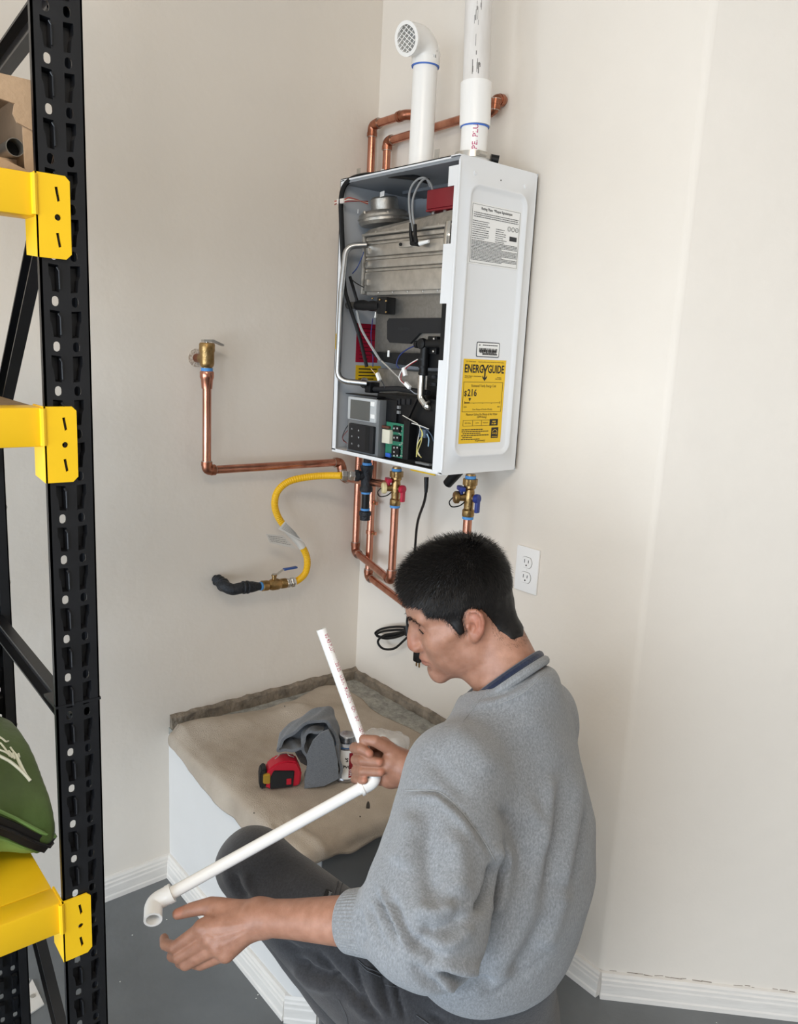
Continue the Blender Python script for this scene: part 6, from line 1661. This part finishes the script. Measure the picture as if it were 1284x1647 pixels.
# solvent cement can
cb0 = base(556, 1250); sc_ = np.dot(cb0-CAM_LOC, CM[2])/FPX; rc_ = 18.5*sc_
cn_ = thing('cement_can', 'small white and red solvent cement can with metal screw lid', 'can', cb0)
hC = 61*sc_
MB().lathe([(rc_*.96, 0), (rc_, .002), (rc_, .006), (rc_*.97, .008), (rc_*.97, hC*.94), (rc_, hC*.96), (rc_, hC), (rc_*.90, hC+.003), (rc_*.55, hC+.007), (rc_*.55, hC+.010)], cb0, Z3, 32).build('can_body', mat('tinplate', 'b9bdc4', .25, 1.0), cn_)
lb = MB().ring(cb0+Z3*.010, Z3, rc_*.985, rc_*.96, hC*.80, 40).build('paper_label', white_m, cn_)
cvd = unit(np.array([CAM_LOC[0]-cb0[0], CAM_LOC[1]-cb0[1], 0])); csd = np.cross(Z3, cvd)
def cyl_patch(a0, a1, z0, z1, r, n=8):
    vs = []; 
    for k in range(n+1):
        a = a0+(a1-a0)*k/n; d = cvd*math.cos(a)+csd*math.sin(a); vs += [cb0+d*r+Z3*z0, cb0+d*r+Z3*z1]
    return MB().add(vs, [(2*k, 2*k+2, 2*k+3, 2*k+1) for k in range(n)])
cyl_patch(.25, .62, .014, .010+hC*.74, rc_*.99).build('red_stripe', mat('label_red', '8e1526', .5), lb)
cyl_patch(-1.5, -.35, .012, hC*.32, rc_*.99).build('grey_panel', mat('label_grey', '8e8f92', .5), lb)
tv, tf = text_verts("'S", .014, 'LEFT', .0005); mb = MB()
def cwrap(p, a, z, sx=1.): al = a+p[0]*sx/rc_; return cb0+(cvd*math.cos(al)+csd*math.sin(al))*rc_*.995+Z3*(z+p[1])
mb.add([cwrap(p, -.12, hC*.60) for p in tv], tf); tv, tf = text_verts('PVC', .010, 'LEFT', .0004); mb.add([cwrap(p, -.25, hC*.42) for p in tv], tf)
mb.build('label_lettering', ink_m, lb, ang=0)
tv, tf = text_verts('HTS', .010, 'LEFT', .0003); mb = MB(); mb.add([cb0+(cvd*math.cos(.33+p[1]/rc_)+csd*math.sin(.33+p[1]/rc_))*rc_*.998+Z3*(hC*.20+p[0]) for p in tv], tf); mb.build('stripe_lettering', white_m, lb, ang=0)
ld = MB().lathe([(rc_*.66, hC+.006), (rc_*.70, hC+.007), (rc_*.70, hC+.020), (rc_*.64, hC+.022), (rc_*.45, hC+.0205)], cb0, Z3, 36).build('screw_lid', mat('tinplate', 'b9bdc4', .25, 1.0), cn_)
for k in range(3): MB().ring(cb0+Z3*(hC+.0085+k*.004), Z3, rc_*.73, rc_*.68, .0016, 32).build('lid_thread', mat('tinplate', 'b9bdc4', .25, 1.0), ld)
MB().ring(cb0+Z3*(hC-.004), Z3, rc_*1.02, rc_*.95, .003, 32).build('blue_drip', mat('blue_solvent', '3b5f8c', .4), cn_)
# grey felt sleeve: folded band standing on edge
tw0 = base(503, 1256); sc_ = np.dot(tw0-CAM_LOC, CM[2])/FPX
tw = thing('grey_towel', 'folded grey felt cloth standing between tape measure and can', 'cloth', tw0)
felt = cloth_mat('grey_felt', '56585c', '66696d', '767a7f', 420, (1, 1, 1))
def band(pts, depth, thick, name, seed, lean=0.):
    P2 = spline([np.array([(px-500)*sc_, (1256-py)*sc_, 0]) for px, py in pts], 8); rs = random.Random(seed); vs = []; fs = []; M_ = 9; n = len(P2)
    for side in (0, 1):
        for i, p in enumerate(P2):
            t = P2[min(i+1, n-1)]-P2[max(i-1, 0)]; t = unit(t); nn = np.array([-t[1], t[0], 0])
            q = p+nn*(thick/2 if side else -thick/2)
            for j in range(M_):
                f = j/(M_-1)-.5; wob = .0025*math.sin(i*.55+j*.9+seed)+.002*math.sin(i*.21-j*.5+seed*2)
                vs.append(tw0+rh*(q[0]+wob*nn[0])+Z3*max(.002, q[1]+wob*nn[1]+.004)+aw*(f*depth*(1+.06*math.sin(i*.4))+lean*q[1]))
    def id(s, i, j): return (s*n+i)*M_+j
    for i in range(n-1):
        for j in range(M_-1): fs += [(id(0, i, j), id(0, i+1, j), id(0, i+1, j+1), id(0, i, j+1)), (id(1, i, j), id(1, i, j+1), id(1, i+1, j+1), id(1, i+1, j))]
        fs += [(id(0, i, 0), id(1, i, 0), id(1, i+1, 0), id(0, i+1, 0)), (id(0, i, M_-1), id(0, i+1, M_-1), id(1, i+1, M_-1), id(1, i, M_-1))]
    for i in (0, n-1):
        for j in range(M_-1): fs.append((id(0, i, j), id(0, i, j+1), id(1, i, j+1), id(1, i, j)))
    return MB().add(vs, fs).build(name, felt, tw, ang=60)
band([(492, 1254), (506, 1250), (530, 1244), (545, 1236), (541, 1208), (534, 1172), (524, 1152), (508, 1148), (482, 1160), (458, 1178), (446, 1192), (450, 1200), (468, 1196), (486, 1196)], .070, .007, 'outer_fold', 2, .10)
band([(515, 1168), (497, 1168), (484, 1180), (486, 1200), (496, 1222), (494, 1240), (490, 1252)], .062, .007, 'inner_fold', 5, .08)
mb = MB(); mb.prism([((a-500)*sc_, (1256-b_)*sc_+.004) for a, b_ in [(452, 1192), (468, 1174), (500, 1156), (520, 1156), (532, 1176), (540, 1236), (500, 1248), (478, 1236), (462, 1206)]], tw0+aw*.024, rh, Z3, aw, .006); mb.build('back_flap', felt, tw, ang=40)
# filled front face of the fold
bmv = [(489, 1260), (520, 1254), (543, 1240), (540, 1208), (532, 1174), (524, 1158), (512, 1164), (500, 1178), (492, 1200), (494, 1222), (490, 1240)]
mb = MB(); mb.prism([((a-500)*sc_, (1256-b_)*sc_+.004) for a, b_ in bmv], tw0-aw*.034, rh, Z3, aw, .006); mb.build('front_flap', felt, tw, ang=40)
# clear bag of fittings
bg0 = base(618, 1212); sc_ = np.dot(bg0-CAM_LOC, CM[2])/FPX
bagt = thing('plastic_bag', 'crumpled clear plastic bag of small white fittings on the drop cloth', 'bag', bg0)
def bag_field(P):
    q = (P-bg0.astype(np.float32)); u_ = q@rh.astype(np.float32); w_ = q@aw.astype(np.float32); L3 = np.stack([u_, w_, q[:, 2]], 1)
    d = s_ell(L3, (.0, .01, .026), (.060, .042, .034)); d = su(d, s_ell(L3, (-.030, .0, .040), (.030, .026, .026)), .02); d = su(d, s_ell(L3, (.035, 0, .028), (.030, .03, .026)), .02)
    d = d+.009*np.abs(noise3(L3, 80, 4))-.006*np.abs(noise3(L3, 130, 11))+.003*noise3(L3, 210, 5)
    return np.maximum(d, .001-L3[:, 2])
vB, qB = surface(bag_field, bg0-np.array([.12, .12, .01]), bg0+np.array([.12, .12, .10]), .0034)
film = bpy.data.materials.new('clear_film'); film.use_nodes = True; nt = film.node_tree; b = nt.nodes['Principled BSDF']; b.inputs['Base Color'].default_value = (.95, .95, .95, 1); b.inputs['Roughness'].default_value = .12; b.inputs['Alpha'].default_value = .30
bo_ = link('film', np_mesh('film', vB, qB), bagt); bo_.data.materials.append(film)
rr = random.Random(6)
for k in range(9):
    c = bg0+rh*rr.uniform(-.03, .04)+aw*rr.uniform(-.015, .025)+Z3*rr.uniform(.013, .03); a = unit((rr.uniform(-1, 1), rr.uniform(-1, 1), rr.uniform(-.3, .3)))
    MB().ring(c-a*.009, a, .0115, .0085, .018, 16).build('fitting', pvc_m, bagt)

# ================================================================= things on the rack
zd = BEAMZ[0]-.0013
ft = at(57, 140, y=FY+.055)
xR = ft[0]+.002; bz1 = ft[2]+.006
card = mat('cardboard', 'b79b7d', .85, var=.08, vscale=30, bump=.1, bscale=200)
bx_ = thing('cardboard_box', 'open cardboard box of tubes on the top rack shelf', 'box', (xR-.2, FY+.2, zd))
xL = xR-.42; y0, y1 = FY+.055, FY+.40
for (nm, a) in (('bottom_panel', (xL, xR, y0, y1, zd, zd+.004)), ('top_panel', (xL, xR, y0, y1, bz1-.004, bz1)), ('side_panel', (xR-.004, xR, y0, y1, zd, bz1)), ('side_panel', (xL, xL+.004, y0, y1, zd, bz1)), ('back_panel', (xL, xR, y1-.004, y1, zd, bz1))):
    MB().box(*a).build(nm, card, bx_)
# torn flaps round the open end
hB = bz1-zd
fl_ = [(xL-xR, 0), (0, 0), (0, -hB*.50), (-.010, -hB*.49), (-.026, -hB*.44), (-.030, -hB*.36), (-.028, -hB*.26), (-.046, -hB*.24), (xL-xR, -hB*.22)]
MB().prism([(p[0]*.999, p[1]) for p in fl_], (xR+.002, y0-.004, bz1-.001), X3, Z3, Y3, .004).build('torn_flap', card, bx_)
MB().prism([(0, 0), (-.017, .012), (-.018, hB*.55), (0, hB*.56)], (xR, y0-.002, zd), X3, Z3, Y3, .003).build('torn_flap', card, bx_)
MB().prism([(0, 0), (0, .006), (-.026, .014), (-.05, .022), (xL-xR, .026), (xL-xR, 0)], (xR-.002, y0-.003, zd+.0005), X3, Z3, Y3, .003).build('torn_flap', card, bx_)
tb1 = at(22, 238, y=y0+.01); rt = 14*np.dot(tb1-CAM_LOC, CM[2])/FPX
tbo = MB().lathe_open([(rt, 0), (rt-.0008, 0), (rt-.0008, .29), (rt, .29), (rt, 0)], (tb1[0], y0+.004, tb1[2]), Y3, 24).build('metal_tube', mat('tube_metal', 'b9b6ad', .3, .8), None)
MB().box(tb1[0]-.03, xR-.02, y0+.02, y1-.02, zd+.0045, tb1[2]-rt-.0006).build('packing_block', card, bx_)
tag(tbo, 'hollow round metal tube lying inside the cardboard box', 'tube')
MB().lathe([(rt-.001, .02), (rt-.001, .022)], (tb1[0], y0+.004, tb1[2]), Y3, 24).build('tube_bore', hole_m, tbo)
# green bag on the lowest shelf
zg = BEAMZ[2]-.0013
gb0 = np.array([FX-PW/2-.19, FY+.23, zg])
gb = thing('green_bag', 'dark green zipped bag with white script lying on the lowest rack shelf', 'bag', gb0)
pA, pB, pC = at(100, 1332, y=FY+.10), at(40, 1225, y=FY+.14), at(0, 1180, y=FY+.16)
def gfield(P):
    d = s_ell(P, (gb0[0]-.01, gb0[1]+.02, zg+.085), (.205, .21, .072)); d = su(d, s_ell(P, (pC[0]-.10, gb0[1]+.02, zg+.092), (.17, .17, .078)), .05)
    d = su(d, s_cap(P, (pA[0]-.03, gb0[1]-.10, zg+.05), (pA[0]-.03, gb0[1]+.15, zg+.05), .045), .05)
    d = d+.003*noise3(P*np.array([1, 1, .4], np.float32), 60, 3)+.0025*noise3(P*np.array([1, 1, .25], np.float32), 120, 7)*np.clip((zg+.10-P[:, 2])/.05, 0, 1)
    d = np.maximum(d, P[:, 0]-(FX-PW/2+.02))
    return np.maximum(d, zg+.001-P[:, 2])
vG, qG = surface(gfield, gb0-np.array([.36, .30, .02]), gb0+np.array([.28, .30, .33]), .0062)
green_m = mat('dark_green_nylon', '42552a', .5, col2='4e6433', vscale=12, bump=.15, bscale=60)
go = link('bag_body', np_mesh('bag_body', vG, qG), gb); go.data.materials.append(green_m); go.data.materials.append(mat('lit_green_and_piping_nylon', '6f9150', .5))  # paler second green puts light from below into the bag's lower part
btg = bvh(vG, qG)
za, zb2 = drape(btg, [(0, 1328), (1, 1328), (2, 1328)], 2, 0), drape(btg, [(66, 1357), (67, 1357), (68, 1357)], 2, 0)
zA, zB = za[0], zb2[0]
zsl = (zB[2]-zA[2])/(zB[0]-zA[0]); zn = unit(np.array([-zsl, 0, 1.])); zcen = np.array([gb0[0]-.01, gb0[1]+.02, zA[2]+zsl*(gb0[0]-.01-zA[0])])
cen_ = vG[qG].mean(1); go.data.polygons.foreach_set('material_index', (((cen_-zcen)@zn) < -.004).astype(np.int32))
e1 = unit(np.array([1., 0, zsl])); e2 = Y3
def bag_ring(off, lift, n=90):
    out = []
    for k in range(n+1):
        t0 = 2*math.pi*k/n; d_ = e1*math.cos(t0)+e2*math.sin(t0); o_ = zcen+zn*off+d_*.8; h_ = btg.ray_cast(Vector(o_), Vector(-d_))
        if h_[0] is not None: out.append(np.array(h_[0])+d_*lift)
    return out
zp = bag_ring(0, .0015)
def ribbon(pts, w, th, name, m, parent):
    vs = []; fs = []; n = len(pts)
    for p in pts:
        d_ = p-zcen; d_ = unit(d_-zn*np.dot(d_, zn)); vs += [p-zn*w/2-d_*th, p-zn*w/2+d_*.001, p+zn*w/2+d_*.001, p+zn*w/2-d_*th]
    for i in range(n-1):
        for j in range(4): fs.append((i*4+j, i*4+(j+1) % 4, i*4+4+(j+1) % 4, i*4+4+j))
    return MB().add(vs, fs).build(name, m, parent, ang=50)
zo = ribbon(zp, .021, .006, 'zip_band', mat('black_webbing', '0c0d10', .6), gb)
MB().tube(bag_ring(0, .0035), .0022, 6, caps=False).build('zip_teeth', dplast_m, zo)
for off in (.014, -.014): MB().tube(bag_ring(off, .0008), .0026, 6, caps=False).build('piping', mat('lit_green_and_piping_nylon', '6f9150', .5), gb)
wht = mat('white_print', 'd9dcca', .6)
for stroke in ([(-4, 1216), (15, 1226), (30, 1238), (42, 1250), (48, 1257)], [(25, 1215), (32, 1230), (40, 1246), (48, 1257)], [(-4, 1206), (10, 1212), (20, 1220)], [(0, 1196), (8, 1206), (15, 1217), (13, 1209), (17, 1213), (23, 1221), (20, 1212)], [(-2, 1186), (4, 1190), (9, 1194), (13, 1193)], [(16, 1203), (22, 1211), (30, 1219), (29, 1213)]):
    st_ = drape(btg, stroke, 8, .0012)
    if len(st_) > 2: MB().tube(st_, .0024 if stroke[-1] == (48, 1257) else .0014, 6).build('script_stroke', wht, gb)

# loose white plate on the floor behind the rack
q4 = [at(43, 1592, z=0), at(52, 1577, z=0), at(71, 1617, z=0), at(45, 1635, z=0)]
pw = MB().add([p+Z3*.0005 for p in q4]+[p+Z3*.004 for p in q4], [(0, 1, 2, 3), (4, 7, 6, 5), (0, 4, 5, 1), (1, 5, 6, 2), (2, 6, 7, 3), (3, 7, 4, 0)]).build('floor_plate', trim_m, None, ang=0)
tag(pw, 'small white plate lying on the floor behind the rack post', 'plate')
MB().lathe([(.006, 0), (.006, .0015)], sum(q4)/4+Z3*.004, Z3, 12).build('bolt_head', zinc_m, pw)
